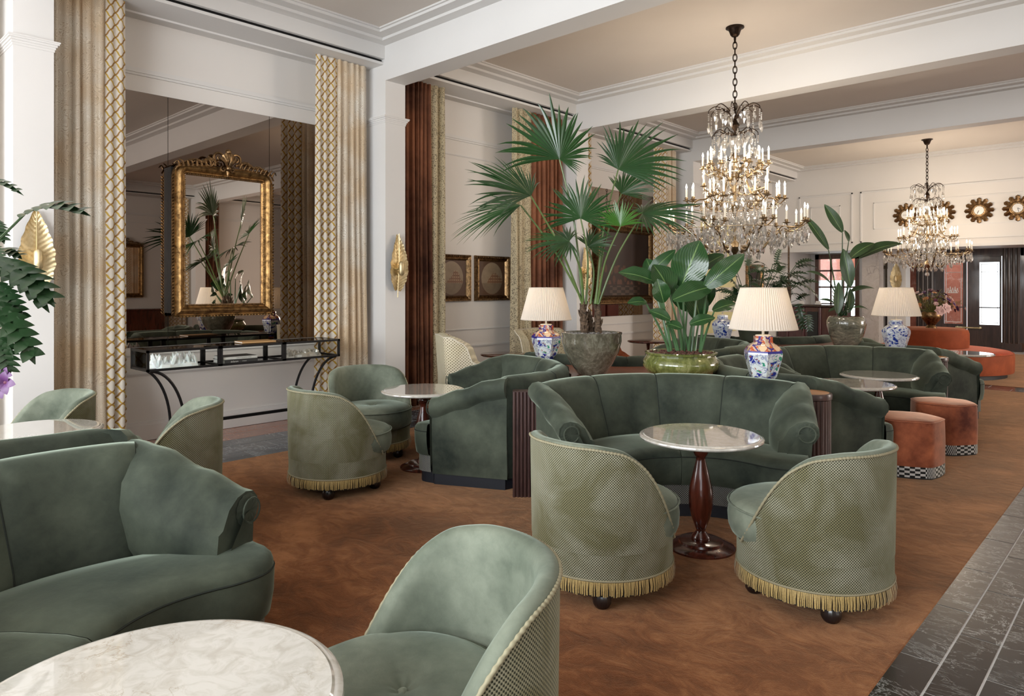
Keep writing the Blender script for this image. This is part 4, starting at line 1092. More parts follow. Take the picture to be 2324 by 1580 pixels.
    poly = outl + [(p.x, p.y) for p in reversed(fr)] + [(-p.x, p.y) for p in fr[1:]] + [(-0.735, -1.69), (-0.90, -1.15)]
    MB().prism(poly, 0.0, 0.09).build('plinth', M['plinth'], t, smooth=False)
    return t
B0 = make_booth('booth facing the camera in the middle, with marble table before it')
base = -PI + YAW + PI     # island frame: booth local -Y must point at the camera
def put_booth(o, I, k): o.location = I; o.rotation_euler = (0, 0, YAW + k*PI/2)
# k: 0 faces camera, 1 faces right, 2 faces away, 3 faces left
put_booth(B0, I1, 0)
for I, k, lb in ((I1, 1, 'booth arm and side facing right, between the fluted drum and the rust poufs'), (I1, 3, 'booth seen side-on facing left, beside the fluted panel and second marble table'), (I1, 2, 'booth facing away, only its top edge shows between the palm pot and the green bowl'),
                 (I2, 0, 'far booth facing the camera under the blue and white lamp'), (I2, 1, 'far booth facing right toward the round orange sofa'), (I2, 2, 'far booth facing away, its back edge behind the streaked pot'), (I2, 3, 'far booth facing left behind the imari lamp'),
                 (I0, 1, 'large dark green booth in the left foreground facing right'), (I0, 2, 'booth behind the left foreground one, its back top edge visible')):
    b = copy_tree(B0); put_booth(b, I, k); b['label'] = lb
# island cores with reddish deck
def island(I, label):
    poly = []
    for k in range(4):
        ca, sa = math.cos(k*PI/2), math.sin(k*PI/2)
        for q in range(9):
            x, y = arc(lerp(-R_(50), R_(50), q/8), 1.105)
            poly.append((x*ca - y*sa, x*sa + y*ca))
    # order: each side runs left->right, sides go counter-clockwise
    t = empty('planter_island', I, YAW); tag(t, label, 'planter stand', 'wooden island cores')
    MB().prism(poly, 0.0, 0.72).build('core', M['flute_wood'], t, smooth=False)
    MB().prism(poly, 0.7205, 0.745).build('deck', M['deck_wood'], t, smooth=False)
    return t
island(I1, 'reddish wooden deck between the middle booths, carrying palm, bowl and lamps')
island(I2, 'wooden deck between the far booths, carrying the streaked pot and blue lamps')
island(I0, 'wooden deck between the foreground booths at the left edge')
# fluted drums at the corners
def drum():
    t = empty('fluted_drum', (0, 0, 0)); tag(t, 'x', 'side table', 'fluted corner drums')
    m = MB(); NF = 28
    def fn(u, v):
        a = 2*PI*u; r = 0.135 + 0.0055*abs(math.cos(a*NF/2))**0.6; return (r*math.cos(a), r*math.sin(a), lerp(0.0, 0.70, v))
    m.grid(NF*6, 1, fn, cu=True); m.build('fluted_body', M['flute_wood'], t, ang=50)
    MB().lathe([(0.12, 0.70), (0.148, 0.705), (0.150, 0.735), (0.146, 0.745), (0.13, 0.747)], 40).build('rim', M['flute_wood'], t)
    MB().lathe([(0.13, 0.744), (0.128, 0.7485), (0.0, 0.7485)], 40).build('inset_top', M['tan_leather'], t)
    return t
dr = drum()
def put_on(o, I, lx, ly, z=0.0, rz=0.0):
    o.location = I + Vector((lx*math.cos(YAW)-ly*math.sin(YAW), lx*math.sin(YAW)+ly*math.cos(YAW), z)); o.rotation_euler = (0, 0, YAW+rz)
put_on(dr, I1, 1.04, -1.04); dr['label'] = 'fluted wooden drum right of the middle booth, tan inset top'
c = copy_tree(dr); put_on(c, I2, 1.03, -1.04); c['label'] = 'fluted wooden drum right of the far booth near the orange sofa'
for I, lb in ((I1, 'fluted wooden corner panel left of the middle booth'), (I2, 'fluted corner panel of the far island, left side')):
    t = empty('fluted_pilaster', (0, 0, 0)); put_on(t, I, -0.985, -1.06); tag(t, lb, 'wood panel', 'fluted corner panels')
    MB().box(-0.11, 0.075, -0.005, 0.10, 0, 0.755).build('board', M['flute_wood'], t, smooth=False)
    for k in range(7): MB().tube([(-0.098+k*0.0265, -0.006, 0.0), (-0.098+k*0.0265, -0.006, 0.75)], 0.0105, 8).build('flute', M['flute_wood'], t)

# ================================================================== TABLES
def make_table(label, r=0.35, h=0.652):
    t = empty('marble_table', (0, 0, 0)); tag(t, label, 'table', 'round marble tables')
    MB().lathe([(0.0, h-0.034), (r-0.045, h-0.034), (r-0.022, h-0.030), (r-0.006, h-0.024), (r, h-0.016), (r-0.002, h-0.009), (r-0.012, h-0.004), (r-0.020, h-0.004), (r-0.026, h), (0.0, h)], 96).build('tabletop', M['marble'], t, ang=30)
    MB().lathe([(0.07, h-0.034), (0.07, h-0.045), (0.025, h-0.052), (0.036, h-0.065), (0.044, h-0.085), (0.044, h-0.100), (0.036, h-0.120), (0.026, h-0.132), (0.028, h-0.15), (0.045, h-0.22), (0.064, h-0.30), (0.070, h-0.36), (0.066, h-0.42), (0.052, h-0.48), (0.034, h-0.53), (0.026, h-0.552), (0.030, h-0.562), (0.050, h-0.585), (0.054, h-0.60), (0.05, h-0.612), (0.05, 0.035)], 36).build('pedestal', M['mahogany'], t, ang=50)
    MB().lathe([(0.0, 0.046), (0.115, 0.046), (0.125, 0.042), (0.128, 0.030), (0.15, 0.024), (0.185, 0.016), (0.192, 0.010), (0.192, 0.0), (0.0, 0.0)], 56).build('base', M['mahogany'], t, ang=40)
    return t
T1 = make_table('round marble table before the middle booth, chairs either side'); T1.location = cf(1.09, 4.05)
for lat, dep, lb in ((-0.74, 5.85, 'round marble table between the left tub chairs and side-on booth'), (3.30, 7.05, 'round marble table under the far camera-facing booth'), (3.02, 6.22, 'round marble table half hidden behind the drum booth arm'),
                     (5.85, 9.1, 'round marble table beside the round orange sofa'), (-2.84, 4.19, 'round marble table at left edge between two tub chairs')):
    c = dup(T1, cf(lat, dep), random.uniform(0, 6), lb)
c.rotation_euler = (0, 0, 0)
bpy.data.objects['marble_table.002'].location = cf(3.57, 6.83)
cf0 = make_table('large round marble table in the bottom left foreground', r=0.385, h=0.655); cf0.location = cf(-0.735, 1.42)

# ================================================================== TUB CHAIRS
def make_chair(label):
    t = empty('tub_chair', (0, 0, 0)); tag(t, label, 'chair', 'green tub chairs')
    RO = 0.358; zb = 0.148
    TH = 122
    tab = [(0, 0.77), (40, 0.765), (62, 0.742), (78, 0.675), (90, 0.58), (101, 0.47), (112, 0.36), (122, 0.285)]
    def H(a):
        a = abs(a)
        for (p, va), (q, vb) in zip(tab, tab[1:]):
            if a <= q: return va + (vb-va)*(a-p)/(q-p)
        return tab[-1][1]
    hs = [H(-TH + 2*TH*i/96) for i in range(97)]
    for _ in range(6): hs = [hs[0]] + [(hs[i-1]+2*hs[i]+hs[i+1])/4 for i in range(1, 96)] + [hs[-1]]
    Hf = lambda u: hs[int(round(u*96))]
    def pol(deg, r): a = R_(deg); return (r*math.sin(a), r*math.cos(a))
    # outer shell, woven checks
    def fo(u, v):
        dg = lerp(-TH, TH, u); h = Hf(u) - 0.012; z = lerp(0.27, h, v); r = RO*(0.985 + 0.025*min(1, (z-0.1)/0.6)); x, y = pol(dg, r)
        return (x, y, z, R_(dg)*RO, z)
    MB().grid(96, 10, fo).build('outer_shell', M['dots'], t, fix=False, ang=60)
    # base drum, woven checks
    def fb(u, v):
        dg = 360*u-180; z = lerp(zb, 0.27, v); r = RO*0.985; x, y = pol(dg, r); return (x, y, z, R_(dg)*RO, z)
    MB().grid(96, 2, fb).build('base_drum', M['dots'], t, fix=False)
    # velvet inner shell with rolled rim
    prof = lambda h: [(0.0, h-0.012), (-0.003, h-0.004), (-0.014, h+0.004), (-0.035, h+0.006), (-0.055, h-0.006), (-0.066, h-0.03)]
    def fi(u, v):
        dg = lerp(-TH, TH, u); h = Hf(u); k = int(round(v*10)); P = prof(h)
        fade = min(1, max(0.25, (h-0.27)/0.12))
        if k < 6: o, z = P[k]; o *= fade
        else:
            q = (k-5)/5; zz = P[5][1]; o = -0.066*fade - 0.012*math.sin(PI*q*0.8); z = lerp(zz, min(zz, 0.33), q)
        r = RO*1.01 + o; x, y = pol(dg, r); return (x, y, z)
    m = MB().grid(96, 10, fi)
    m.build('inner_back', M['velvet_light'], t, ang=70)
    for s in (-1, 1):  # front edge strip closing the shell
        x0, y0 = pol(s*TH, RO*0.985); x1, y1 = pol(s*TH, RO-0.05)
        MB().tube([(x0, y0, 0.27), (*pol(s*TH, RO*1.0), hs[0]-0.012)], 0.006, 6).build('front_piping', M['cord'], t)
    # twisted cord along the rim
    m = MB(); pts = [(*pol(lerp(-TH, TH, i/96), RO*1.012), hs[i]-0.010) for i in range(97)]
    cs = catmull(pts, 4)
    m.tube(cs, lambda f: 0.0062 + 0.0012*math.sin(f*PI*190), 7); m.build('cord', M['cord'], t, ang=80)
    # seat cushion with button
    sr = [(0.0, 0.440), (0.018, 0.444), (0.05, 0.458), (0.12, 0.466), (0.22, 0.466), (0.29, 0.460), (0.325, 0.447), (0.338, 0.435), (0.345, 0.42), (0.352, 0.37), (0.348, 0.315), (0.335, 0.285), (0.31, 0.272), (0.0, 0.272)]
    m = MB()
    def fsn(u, v):
        r, z = sr[int(round(v*(len(sr)-1)))]; a = 2*PI*u; z2 = z
        if 0 < r < 0.05: z2 += 0.002*math.cos(6*a)
        yy = r*math.cos(a); xx = r*math.sin(a)
        if yy > 0: yy *= 0.88
        xx *= 0.965 if yy > 0 else 1.0
        return (xx, yy - 0.055, z2)
    m.grid(60, len(sr)-1, fsn, cu=True).build('seat_cushion', M['velvet_light'], t, ang=60)
    MB().tube([(0.350*math.sin(2*PI*i/60), (0.350*math.cos(2*PI*i/60))*(0.88 if math.cos(2*PI*i/60) > 0 else 1)-0.055, 0.428) for i in range(60)], 0.0042, 6, closed=True).build('seat_piping', M['velvet_light'], t)
    MB().lathe([(0.0, 0.447), (0.010, 0.446), (0.0155, 0.441), (0.0165, 0.434)], 16, (0, -0.055)).build('button', M['velvet_light'], t)
    # fringe: braid plus hanging bullion strands
    MB().tube([(*pol(360*i/72, RO*0.99), zb+0.004) for i in range(72)], 0.005, 6, closed=True).build('braid', M['cord'], t)
    m = MB(); rnd = random.Random(5); NS = 300
    for i in range(NS):
        a = 360*i/NS; w = 360/NS*0.43; L = 0.062 + rnd.uniform(-0.005, 0.005); rr = RO*0.99 + rnd.uniform(0.0, 0.006); sw = rnd.uniform(-0.5, 0.5)
        q = [(*pol(a-w, rr), zb), (*pol(a+w, rr), zb), (*pol(a+w*0.8+sw, rr+0.006), zb-L*0.6), (*pol(a-w*0.8+sw, rr+0.006), zb-L*0.6), (*pol(a+w*0.7+sw, rr+0.004), zb-L), (*pol(a-w*0.7+sw, rr+0.004), zb-L)]
        m.add(q + [(*pol(a, rr+0.004), zb)], [(0, 1, 2, 3), (3, 2, 4, 5)])
    stuff(m.build('fringe', M['fringe'], t, fix=False))
    MB().lathe([(RO*0.95, 0.075), (RO*0.95, zb)], 40).build('under_frame', M['black'], t)
    for a in (45, 135, 225, 315):
        m = MB(); cx, cy = pol(a, 0.275)
        def ff(u, v):
            q = 2*PI*u; z = [0.0, 0.006, 0.022, 0.045, 0.068, 0.08][int(round(v*5))]; r = [0.024, 0.032, 0.041, 0.043, 0.036, 0.03][int(round(v*5))]*(1+0.05*abs(math.sin(q*8)))
            return (cx+r*math.cos(q), cy+r*math.sin(q), z)
        m.grid(48, 5, ff, cu=True); m.add([(cx+0.026*math.cos(2*PI*i/12), cy+0.026*math.sin(2*PI*i/12), 0) for i in range(12)], [tuple(range(12))])
        m.build('ball_foot', M['foot'], t, ang=70)
    return t
CH = make_chair('tub chair left of the middle marble table, woven back to the camera')
def put_chair(o, lat, dep, ang):   # ang: image-frame direction (0 = right, 90 = away) in which the back points
    o.location = cf(lat, dep); o.rotation_euler = (0, 0, YAW + R_(ang) - PI/2)
put_chair(CH, 0.455, 3.56, -142)
for lat, dep, ang, lb in ((1.465, 3.42, -52, 'tub chair right of the middle marble table, woven back to the camera'),
                          (-0.235, 1.86, 22, 'tub chair at the bottom centre beside the foreground marble table'),
                          (-1.30, 5.24, -135, 'tub chair near the console, woven back to the camera'),
                          (-1.27, 6.28, 118, 'tub chair showing its dark green inside below the console end'),
                          (-2.21, 4.42, 20, 'tub chair behind the left foreground booth, facing left'),
                          (-3.22, 4.72, 52, 'tub chair at the left edge under the damask curtain')):
    put_chair(dup(CH, (0, 0, 0), 0, lb), lat, dep, ang)

# ================================================================== POUFS, ORANGE SOFA
def make_pouf(label):
    t = empty('pouf', (0, 0, 0)); tag(t, label, 'pouf', 'rust velvet poufs')
    corners = [(0.285*math.cos(R_(a)), 0.285*math.sin(R_(a))) for a in (0, 58, 118, 180, 240, 300)]
    poly = []
    for i in range(6):
        a, b, c = Vector(corners[i-1]), Vector(corners[i]), Vector(corners[(i+1) % 6])
        p, q = b.lerp(a, 0.16), b.lerp(c, 0.16)
        for k in range(5):
            s = k/4; poly.append(p.lerp(b, s).lerp(b.lerp(q, s), s))
        m_ = b.lerp(c, 0.5)*1.03; poly.append(m_)
    n = len(poly)
    def fn(u, v):
        P = poly[int(round(u*n)) % n]; k = int(round(v*7)); z = [0.095, 0.25, 0.41, 0.435, 0.446, 0.452, 0.458, 0.460][k]; s = [1.0, 1.012, 1.0, 0.992, 0.97, 0.9, 0.5, 0.0][k]
        return (P.x*s, P.y*s, z)
    MB().grid(n, 7, fn, cu=True).build('cover', M['rust_velvet'], t, ang=50)
    MB().tube([(p.x*0.99, p.y*0.99, 0.440) for p in poly], 0.004, 6, closed=True).build('piping', M['rust_velvet'], t)
    def fb(u, v):
        P = poly[int(round(u*n)) % n]; z = lerp(0.012, 0.095, v); return (P.x*1.004, P.y*1.004, z, u*1.72, z)
    m = MB().grid(n, 1, fb); m.build('checked_band', M['silver_check'], t, fix=False)
    MB().prism([(p.x*0.97, p.y*0.97) for p in poly], 0.0, 0.05).build('base', M['black'], t, smooth=False)
    return t
p1 = make_pouf('rust velvet pouf, nearer of the two on the carpet at right'); p1.location = cf(3.215, 5.72); p1.rotation_euler = (0, 0, YAW+R_(-20))
dup(p1, cf(3.98, 6.48), YAW+R_(12), 'rust velvet pouf behind the other one, farther right')

t = empty('round_sofa', cf(7.38, 12.35)); tag(t, 'round orange sofa with a drum back in the far right', 'sofa')
MB().lathe([(1.10, 0.0), (1.10, 0.07)], 48).build('plinth', M['black'], t)
MB().lathe([(1.12, 0.07), (1.19, 0.08), (1.20, 0.12), (1.205, 0.34), (1.195, 0.385), (1.18, 0.395)], 72).build('seat_side', M['orange_fabric'], t)
MB().lathe([(1.18, 0.393), (1.15, 0.42), (1.0, 0.445), (0.7, 0.45), (0.4, 0.45)], 72).build('seat_top', M['orange_seat'], t)
MB().tube([(1.188*math.cos(2*PI*i/72), 1.188*math.sin(2*PI*i/72), 0.395) for i in range(72)], 0.008, 6, closed=True).build('piping', M['orange_fabric'], t)
MB().lathe([(0.50, 0.43), (0.56, 0.46), (0.57, 0.52), (0.57, 0.70), (0.55, 0.76), (0.50, 0.785), (0.0, 0.785)], 56).build('drum_back', M['orange_fabric'], t)
OS = t.location.copy()

# cream wing chairs, rust armchair and dark side tables by the wall
def wing_chair(label, loc, rz, outer, inner):
    t = empty('wing_chair', loc, rz); tag(t, label, 'armchair', 'upholstered chairs along the wall')
    # plan: U opening to -Y ; wings curl down to arms
    def path(u):  # 0..1 around
        a = lerp(-1, 1, u)
        x = 0.33*math.copysign(min(1, abs(a)*2.1), a) if abs(a) < 0.48 else 0.33*math.copysign(1, a)+0.02*math.copysign(abs(a)-0.48, a)
        y = 0.30 - (0 if abs(a) < 0.40 else (abs(a)-0.40)/0.60*0.62)
        return x, y
    def top(u):
        a = abs(lerp(-1, 1, u)); 
        return interp([(0, 0.98), (0.45, 0.97), (0.60, 0.90), (0.68, 0.70), (0.80, 0.62), (1.0, 0.585)], a)
    def fo(u, v): x, y = path(u); z = lerp(0.22, top(u), v); return (x*1.06, y + 0.03 + 0.06*max(0, (z-0.5)), z, u*1.8, z)
    def fi(u, v): x, y = path(u); z = lerp(0.30, top(u), v); return (x*0.86, y - 0.05 + 0.06*max(0, (z-0.5)), z, u*1.8, z)
    MB().grid(48, 8, fo).build('outer_back', M[outer], t, fix=False, ang=60)
    MB().grid(48, 8, fi).build('inner_back', M[inner], t, fix=False, ang=60)
    m = MB().grid(48, 2, lambda u, v: (*(lambda a, b: [lerp(a[i], b[i], v) for i in range(2)] + [a[2] + 0.014*math.sin(PI*v)])(fo(u, 1), fi(u, 1)),))
    m.build('rim', M[outer], t, ang=60)
    MB().tube([fo(i/48, 1)[:3] for i in range(49)], 0.006, 6).build('piping', M['cream_cord'], t)
    MB().bbox(-0.27, 0.27, -0.34, 0.24, 0.24, 0.44, 0.04).build('seat_cushion', M[inner], t)
    for sx in (-1, 1):
        for sy in (-1, 1): MB().tube([(sx*0.26, sy*0.26, 0.24), (sx*0.29, sy*0.29, 0.0)], lambda f: 0.022*(1-0.45*f), 8).build('leg', M['mahogany'], t)
    return t
wing_chair('cream checked wing chair against the brown curtain, back to the camera', cf(-0.45, 7.75), YAW+R_(105), 'cream_check', 'cream_check')
wing_chair('patterned chair edge showing right of the small imari lamp', cf(0.47, 8.55), YAW+R_(30), 'paisley', 'paisley')
wing_chair('rust velvet armchair with cream piping behind the palm pot', cf(1.42, 9.35), YAW+R_(75), 'rust_velvet', 'rust_velvet').scale = (1, 1, 0.88)
def dark_table(label, loc, r=0.27):
    t = empty('side_table', loc); tag(t, label, 'table', 'dark round side tables')
    MB().lathe([(0.0, 0.70), (r-0.01, 0.70), (r, 0.708), (r, 0.718), (r-0.008, 0.724), (0.0, 0.724)], 40).build('tabletop', M['mahogany'], t)
    MB().lathe([(0.03, 0.70), (0.02, 0.6), (0.03, 0.3), (0.03, 0.04)], 16).build('pedestal', M['mahogany'], t)
    MB().lathe([(0.0, 0.04), (0.15, 0.03), (0.17, 0.0)], 28).build('base', M['mahogany'], t)
    return t
dark_table('dark round side table right of the cream wing chair', cf(-0.10, 8.20))
dark_table('dark round side table by the wall behind the green bowl', cf(1.98, 10.2), 0.3)
dark_table('low dark round table behind the imari lamp, by the far island', cf(3.95, 10.9), 0.3)

# ================================================================== TABLE LAMPS
def make_lamp(label, body_mat, sides, group):
    t = empty('table_lamp', (0, 0, 0)); tag(t, label, 'lamp', group)
    prof = [(0.0, 0.0), (0.085, 0.0), (0.088, 0.012), (0.098, 0.05), (0.118, 0.12), (0.138, 0.19), (0.148, 0.235), (0.146, 0.262), (0.130, 0.290), (0.105, 0.312), (0.080, 0.326), (0.074, 0.332), (0.074, 0.375), (0.070, 0.380), (0.0, 0.382)]
    m = MB().lathe(prof, sides, off=PI/sides*0.5)
    m.build('vase_body', M[body_mat], t, ang=34 if sides < 12 else 60)
    MB().lathe([(0.06, 0.380), (0.055, 0.388), (0.010, 0.392), (0.010, 0.50), (0.018, 0.50), (0.018, 0.56), (0.004, 0.57), (0.004, 0.755)], 16).build('stem', M['cream_plastic'], t)
    NP = 76
    def fs(u, v):
        a = 2*PI*u; r = lerp(0.252, 0.168, v); k = (u*NP*4) % 4; q = [1, 0, -1, 0][int(round(k)) % 4]
        r += 0.0030*q; z = lerp(0.435, 0.748, v); return (r*math.cos(a), r*math.sin(a), z)
    MB().grid(NP*4, 2, fs, cu=True).build('shade', M['shade'], t, smooth=False, fix=False)
    for r, z in ((0.252, 0.434), (0.168, 0.749)):
        MB().tube([(r*math.cos(2*PI*i/64), r*math.sin(2*PI*i/64), z) for i in range(64)], 0.0045, 6, closed=True).build('shade_trim', M['shade'], t)
    MB().tube([(-0.168, 0, 0.745), (0.168, 0, 0.745)], 0.002, 5).tube([(0, -0.168, 0.745), (0, 0.168, 0.745)], 0.002, 5).build('shade_spider', M['cream_plastic'], t)
    MB().sphere((0, 0, 0.60), 0.032, 12, 8).build('lamp_bulb', M['white'], t)
    point('lamp_light', (0, 0, 0.60), 6.0, (1, 0.74, 0.48), 0.035, t)
    return t
ZD = 0.745
L1 = make_lamp('large lamp on hexagonal imari vase, crane painted panel, in front of far booths', 'imari', 6, 'pleated shade table lamps')
put_on(L1, I1, 0.84, -0.66, ZD, 0.15)
c = copy_tree(L1); put_on(c, I1, -0.76, 0.92, ZD, 0.6); c['label'] = 'smaller looking imari lamp left of the palm pot, before the brown curtain'
L3 = make_lamp('blue and white porcelain lamp on the far island, right', 'blue_white', 8, 'pleated shade table lamps')
put_on(L3, I2, 0.84, -0.66, ZD, 0.2)
c = copy_tree(L3); put_on(c, I2, -0.70, 0.80, ZD, 0.7); c['label'] = 'blue and white porcelain lamp half hidden behind the banana leaves'

# ================================================================== BAR DESK
t = empty('bar_desk', (-6.1, 17.95, 0)); tag(t, 'dark red wooden bar desk before the paned window', 'bar counter')
MB().bbox(-1.2, 0.35, -0.35, 0.35, 0, 1.02, 0.02).build('body', M['bar_wood'], t, smooth=False)
MB().bbox(-1.25, 0.40, -0.42, 0.40, 1.02, 1.07, 0.012).build('counter', M['dark_wood'], t, smooth=False)
for x in (-0.95, -0.55, -0.15, 0.25): MB().lathe([(0.035, 0), (0.035, 1.0)], 12, (x, -0.37)).build('pilaster', M['bar_wood'], t)
MB().box(-0.45, -0.2, -0.37, -0.352, 0.1, 0.9).build('niche', M['black'], t, smooth=False)
t = empty('desk_ornament', (-5.95, 17.85, 1.07)); tag(t, 'cream stacked leaf ornament standing on the bar desk', 'ornament')
m = MB().tube([(0, 0, 0), (0, 0, 0.42)], 0.008, 6)
for i in range(4):
    for s in (-1, 1): m.tube(catmull([(0, 0, 0.10+i*0.09), (s*0.05, 0, 0.09+i*0.09), (s*0.10, 0, 0.15+i*0.09)], 4), lambda f: 0.018*(1-0.8*f)+0.006, 6)
m.build('leaf_stack', M['white'], t); MB().lathe([(0.0, 0), (0.06, 0), (0.05, 0.02), (0.0, 0.03)], 16).build('base', M['white'], t)
for i, (x, lb) in enumerate(((-6.75, 'small pale card holder on the left of the bar desk'), (-6.35, 'small pale tray of cards mid bar desk'))):
    b = MB().bbox(-0.07, 0.07, -0.05, 0.05, 0, 0.05, 0.008).box(-0.05, 0.05, -0.02, 0.02, 0.05, 0.09).build('card_holder', M['paper'], None, loc=(x, 17.75, 1.07), smooth=False); tag(b, lb, 'card holder')
# ================================================================== CHANDELIERS
def make_chandelier(label, loc):
    t = empty('chandelier', loc); tag(t, label, 'chandelier', 'crystal chandeliers')
    # local z = 0 at the ceiling
    MB().lathe([(0.001, 0), (0.098, -0.002), (0.100, -0.012), (0.075, -0.020), (0.062, -0.05), (0.050, -0.085), (0.034, -0.105), (0.014, -0.112), (0.010, -0.18)], 28).build('canopy', M['bronze'], t)
    z = -0.17; i = 0
    link = None
    pts = [(0.021*math.cos(2*PI*q/14), 0, 0.043*math.sin(2*PI*q/14)) for q in range(14)]
    while z > -0.90:
        if link is None: link = MB().tube(pts, 0.0065, 6, closed=True).build('chain_link', M['bronze'], t); o = link
        else: o = place('chain_link', link.data, t)
        o.location = (0, 0, z-0.035); o.rotation_euler = (0, 0, (i % 2)*PI/2 + 0.5); z -= 0.068; i += 1
    # central stem with baluster turnings and glass ball
    MB().lathe([(0.008, -0.86), (0.012, -1.02), (0.030, -1.06), (0.055, -1.10), (0.030, -1.13), (0.012, -1.16), (0.02, -1.22)], 16).build('crown_hub', M['bronze'], t)
    MB().lathe([(0.001, -1.20), (0.045, -1.22), (0.066, -1.27), (0.060, -1.32), (0.04, -1.37), (0.02, -1.40), (0.001, -1.41)], 10).build('glass_ball', M['crystal'], t, smooth=False)
    MB().lathe([(0.018, -1.40), (0.05, -1.45), (0.018, -1.50), (0.018, -1.60), (0.045, -1.66), (0.02, -1.72), (0.015, -1.95), (0.05, -2.0), (0.03, -2.05), (0.014, -2.15), (0.014, -2.38), (0.06, -2.42), (0.115, -2.455), (0.10, -2.50), (0.05, -2.54), (0.02, -2.57), (0.012, -2.60)], 20).build('stem', M['gilt_bronze'], t)
    MB().lathe([(0.001, -2.60), (0.032, -2.615), (0.045, -2.645), (0.032, -2.675), (0.001, -2.69)], 12).build('glass_finial', M['crystal'], t)
    # pendants
    def pendant(w, h):
        m = MB(); v = [(0, 0, 0), (w*0.5, 0, -h*0.42), (0, w*0.28, -h*0.42), (-w*0.5, 0, -h*0.42), (0, -w*0.28, -h*0.42), (0, 0, -h)]
        m.add(v, [(0,1,2), (0,2,3), (0,3,4), (0,4,1), (5,2,1), (5,3,2), (5,4,3), (5,1,4)]); return m
    def drop(w, h):
        m = MB(); m.lathe([(0.0008, 0), (w*0.25, -h*0.12), (w*0.15, -h*0.2), (w*0.5, -h*0.55), (w*0.32, -h*0.85), (0.0008, -h)], 6); return m
    protoP = pendant(0.050, 0.095); protoD = drop(0.040, 0.13); protoS = pendant(0.032, 0.06)
    meshes = {}
    def hang(kind, x, y, z):
        if kind not in meshes:
            o = {'P': protoP, 'D': protoD, 'S': protoS}[kind].build('crystal_pendant', M['crystal'], t, smooth=False); meshes[kind] = o.data
        else: o = place('crystal_pendant', meshes[kind], t)
        o.location = (x, y, z); o.rotation_euler = (0, 0, random.uniform(0, PI)); return o
    rnd = random.Random(3); random.seed(5)
    beads = MB(); count = [0]
    def string(x, y, z, n, kind='P', bead=0.009, step=0.022):
        for q in range(n): beads.sphere((x, y, z - q*step), bead, 5, 4)
        if count[0] < 292: hang(kind, x, y, z - n*step); count[0] += 1
        else:
            pr = {'P': protoP, 'D': protoD, 'S': protoS}[kind]; b = len(beads.v)
            beads.add([(p.x+x, p.y+y, p.z+z-n*step) for p in pr.v], pr.f)
    # crowns of curled bronze rods
    def crown(n, r, z0, zt, drop_z, nb, name='crown_arm', ph=0.0):
        for i in range(n):
            a = 2*PI*i/n + ph; ca, sa = math.cos(a), math.sin(a)
            pts = catmull([(0.02*ca, 0.02*sa, z0), (0.06*ca, 0.06*sa, z0+0.06), (r*0.45*ca, r*0.45*sa, zt-0.01), (r*0.75*ca, r*0.75*sa, zt+0.02), (r*ca, r*sa, zt-0.02), (r*1.02*ca, r*1.02*sa, zt-0.06)], 4)
            MB().tube(pts, lambda f: 0.0075*(1-0.5*f), 6).build(name, M['bronze'], t)
            string(r*1.02*ca, r*1.02*sa, zt-0.065, nb, 'D')
            string(r*0.78*ca, r*0.78*sa, zt-0.01, 2, 'P'); string(r*0.5*ca, r*0.5*sa, zt-0.02, 2, 'P')
    crown(10, 0.28, -1.02, -0.90, 0, 4); crown(10, 0.24, -1.24, -1.17, 0, 4, ph=0.3)
    # candle arms
    cand = {}
    def candle(x, y, z, big=1.0):
        if 'c' not in cand:
            cup = MB().lathe([(0.0, -0.004), (0.012, -0.004), (0.016, 0.0), (0.040, 0.006), (0.042, 0.010), (0.018, 0.008), (0.015, 0.016), (0.020, 0.030), (0.017, 0.044), (0.012, 0.044)], 12).build('candle_cup', M['gilt_bronze'], t)
            cnd = MB().lathe([(0.0105, 0.0), (0.0105, 0.095), (0.004, 0.098)], 10).build('candle', M['candle'], cup); cnd.location = (0, 0, 0.042)
            fl = MB().lathe([(0.0005, 0.0), (0.008, 0.008), (0.0105, 0.022), (0.008, 0.038), (0.003, 0.052), (0.0005, 0.060)], 8).build('bulb', M['bulb'], cup); fl.location = (0, 0, 0.138)
            cand['c'] = cup; o = cup
        else: o = copy_tree(cand['c'])
        o.location = (x, y, z); return o
    def arm_pts(r0, z0, r1, z1, ca, sa, dip):
        return catmull([(r0*ca, r0*sa, z0), (lerp(r0, r1, .3)*ca, lerp(r0, r1, .3)*sa, z0-dip*0.6), (lerp(r0, r1, .62)*ca, lerp(r0, r1, .62)*sa, z1-dip), (lerp(r0, r1, .88)*ca, lerp(r0, r1, .88)*sa, z1-dip*0.55), (r1*ca, r1*sa, z1)], 5)
    def scroll(m, r, z, ca, sa, s=1, R=0.035):
        pts = []
        for q in range(18):
            a = 2*PI*q/12*s + PI/2; rr = R*(1-q/24)
            pts.append(((r+rr*math.cos(a))*ca, (r+rr*math.cos(a))*sa, z+rr*math.sin(a)))
        m.tube(pts, 0.0065, 5)
    tiers = [  # n arms, root r, root z, tip r, tip z, dip, clusters(dr,dang), mat
        (6, 0.03, -1.66, 0.30, -1.56, 0.06, [(0.06, 0), (-0.01, 0.26), (-0.01, -0.26)], 'gilt_bronze', 0.2),
        (6, 0.04, -1.72, 0.44, -1.93, -0.06, [(0.085, 0.0), (0.02, 0.17), (0.02, -0.17)], 'gilt_bronze', 0.55),
        (4, 0.03, -1.85, 0.34, -1.76, 0.05, [(0.0, 0.0)], 'gilt_bronze', 0.3),
        (8, 0.10, -2.44, 0.66, -2.21, 0.10, [(0.10, 0.07), (0.10, -0.07), (-0.12, 0.16)], 'gilt_bronze', 0.1)]
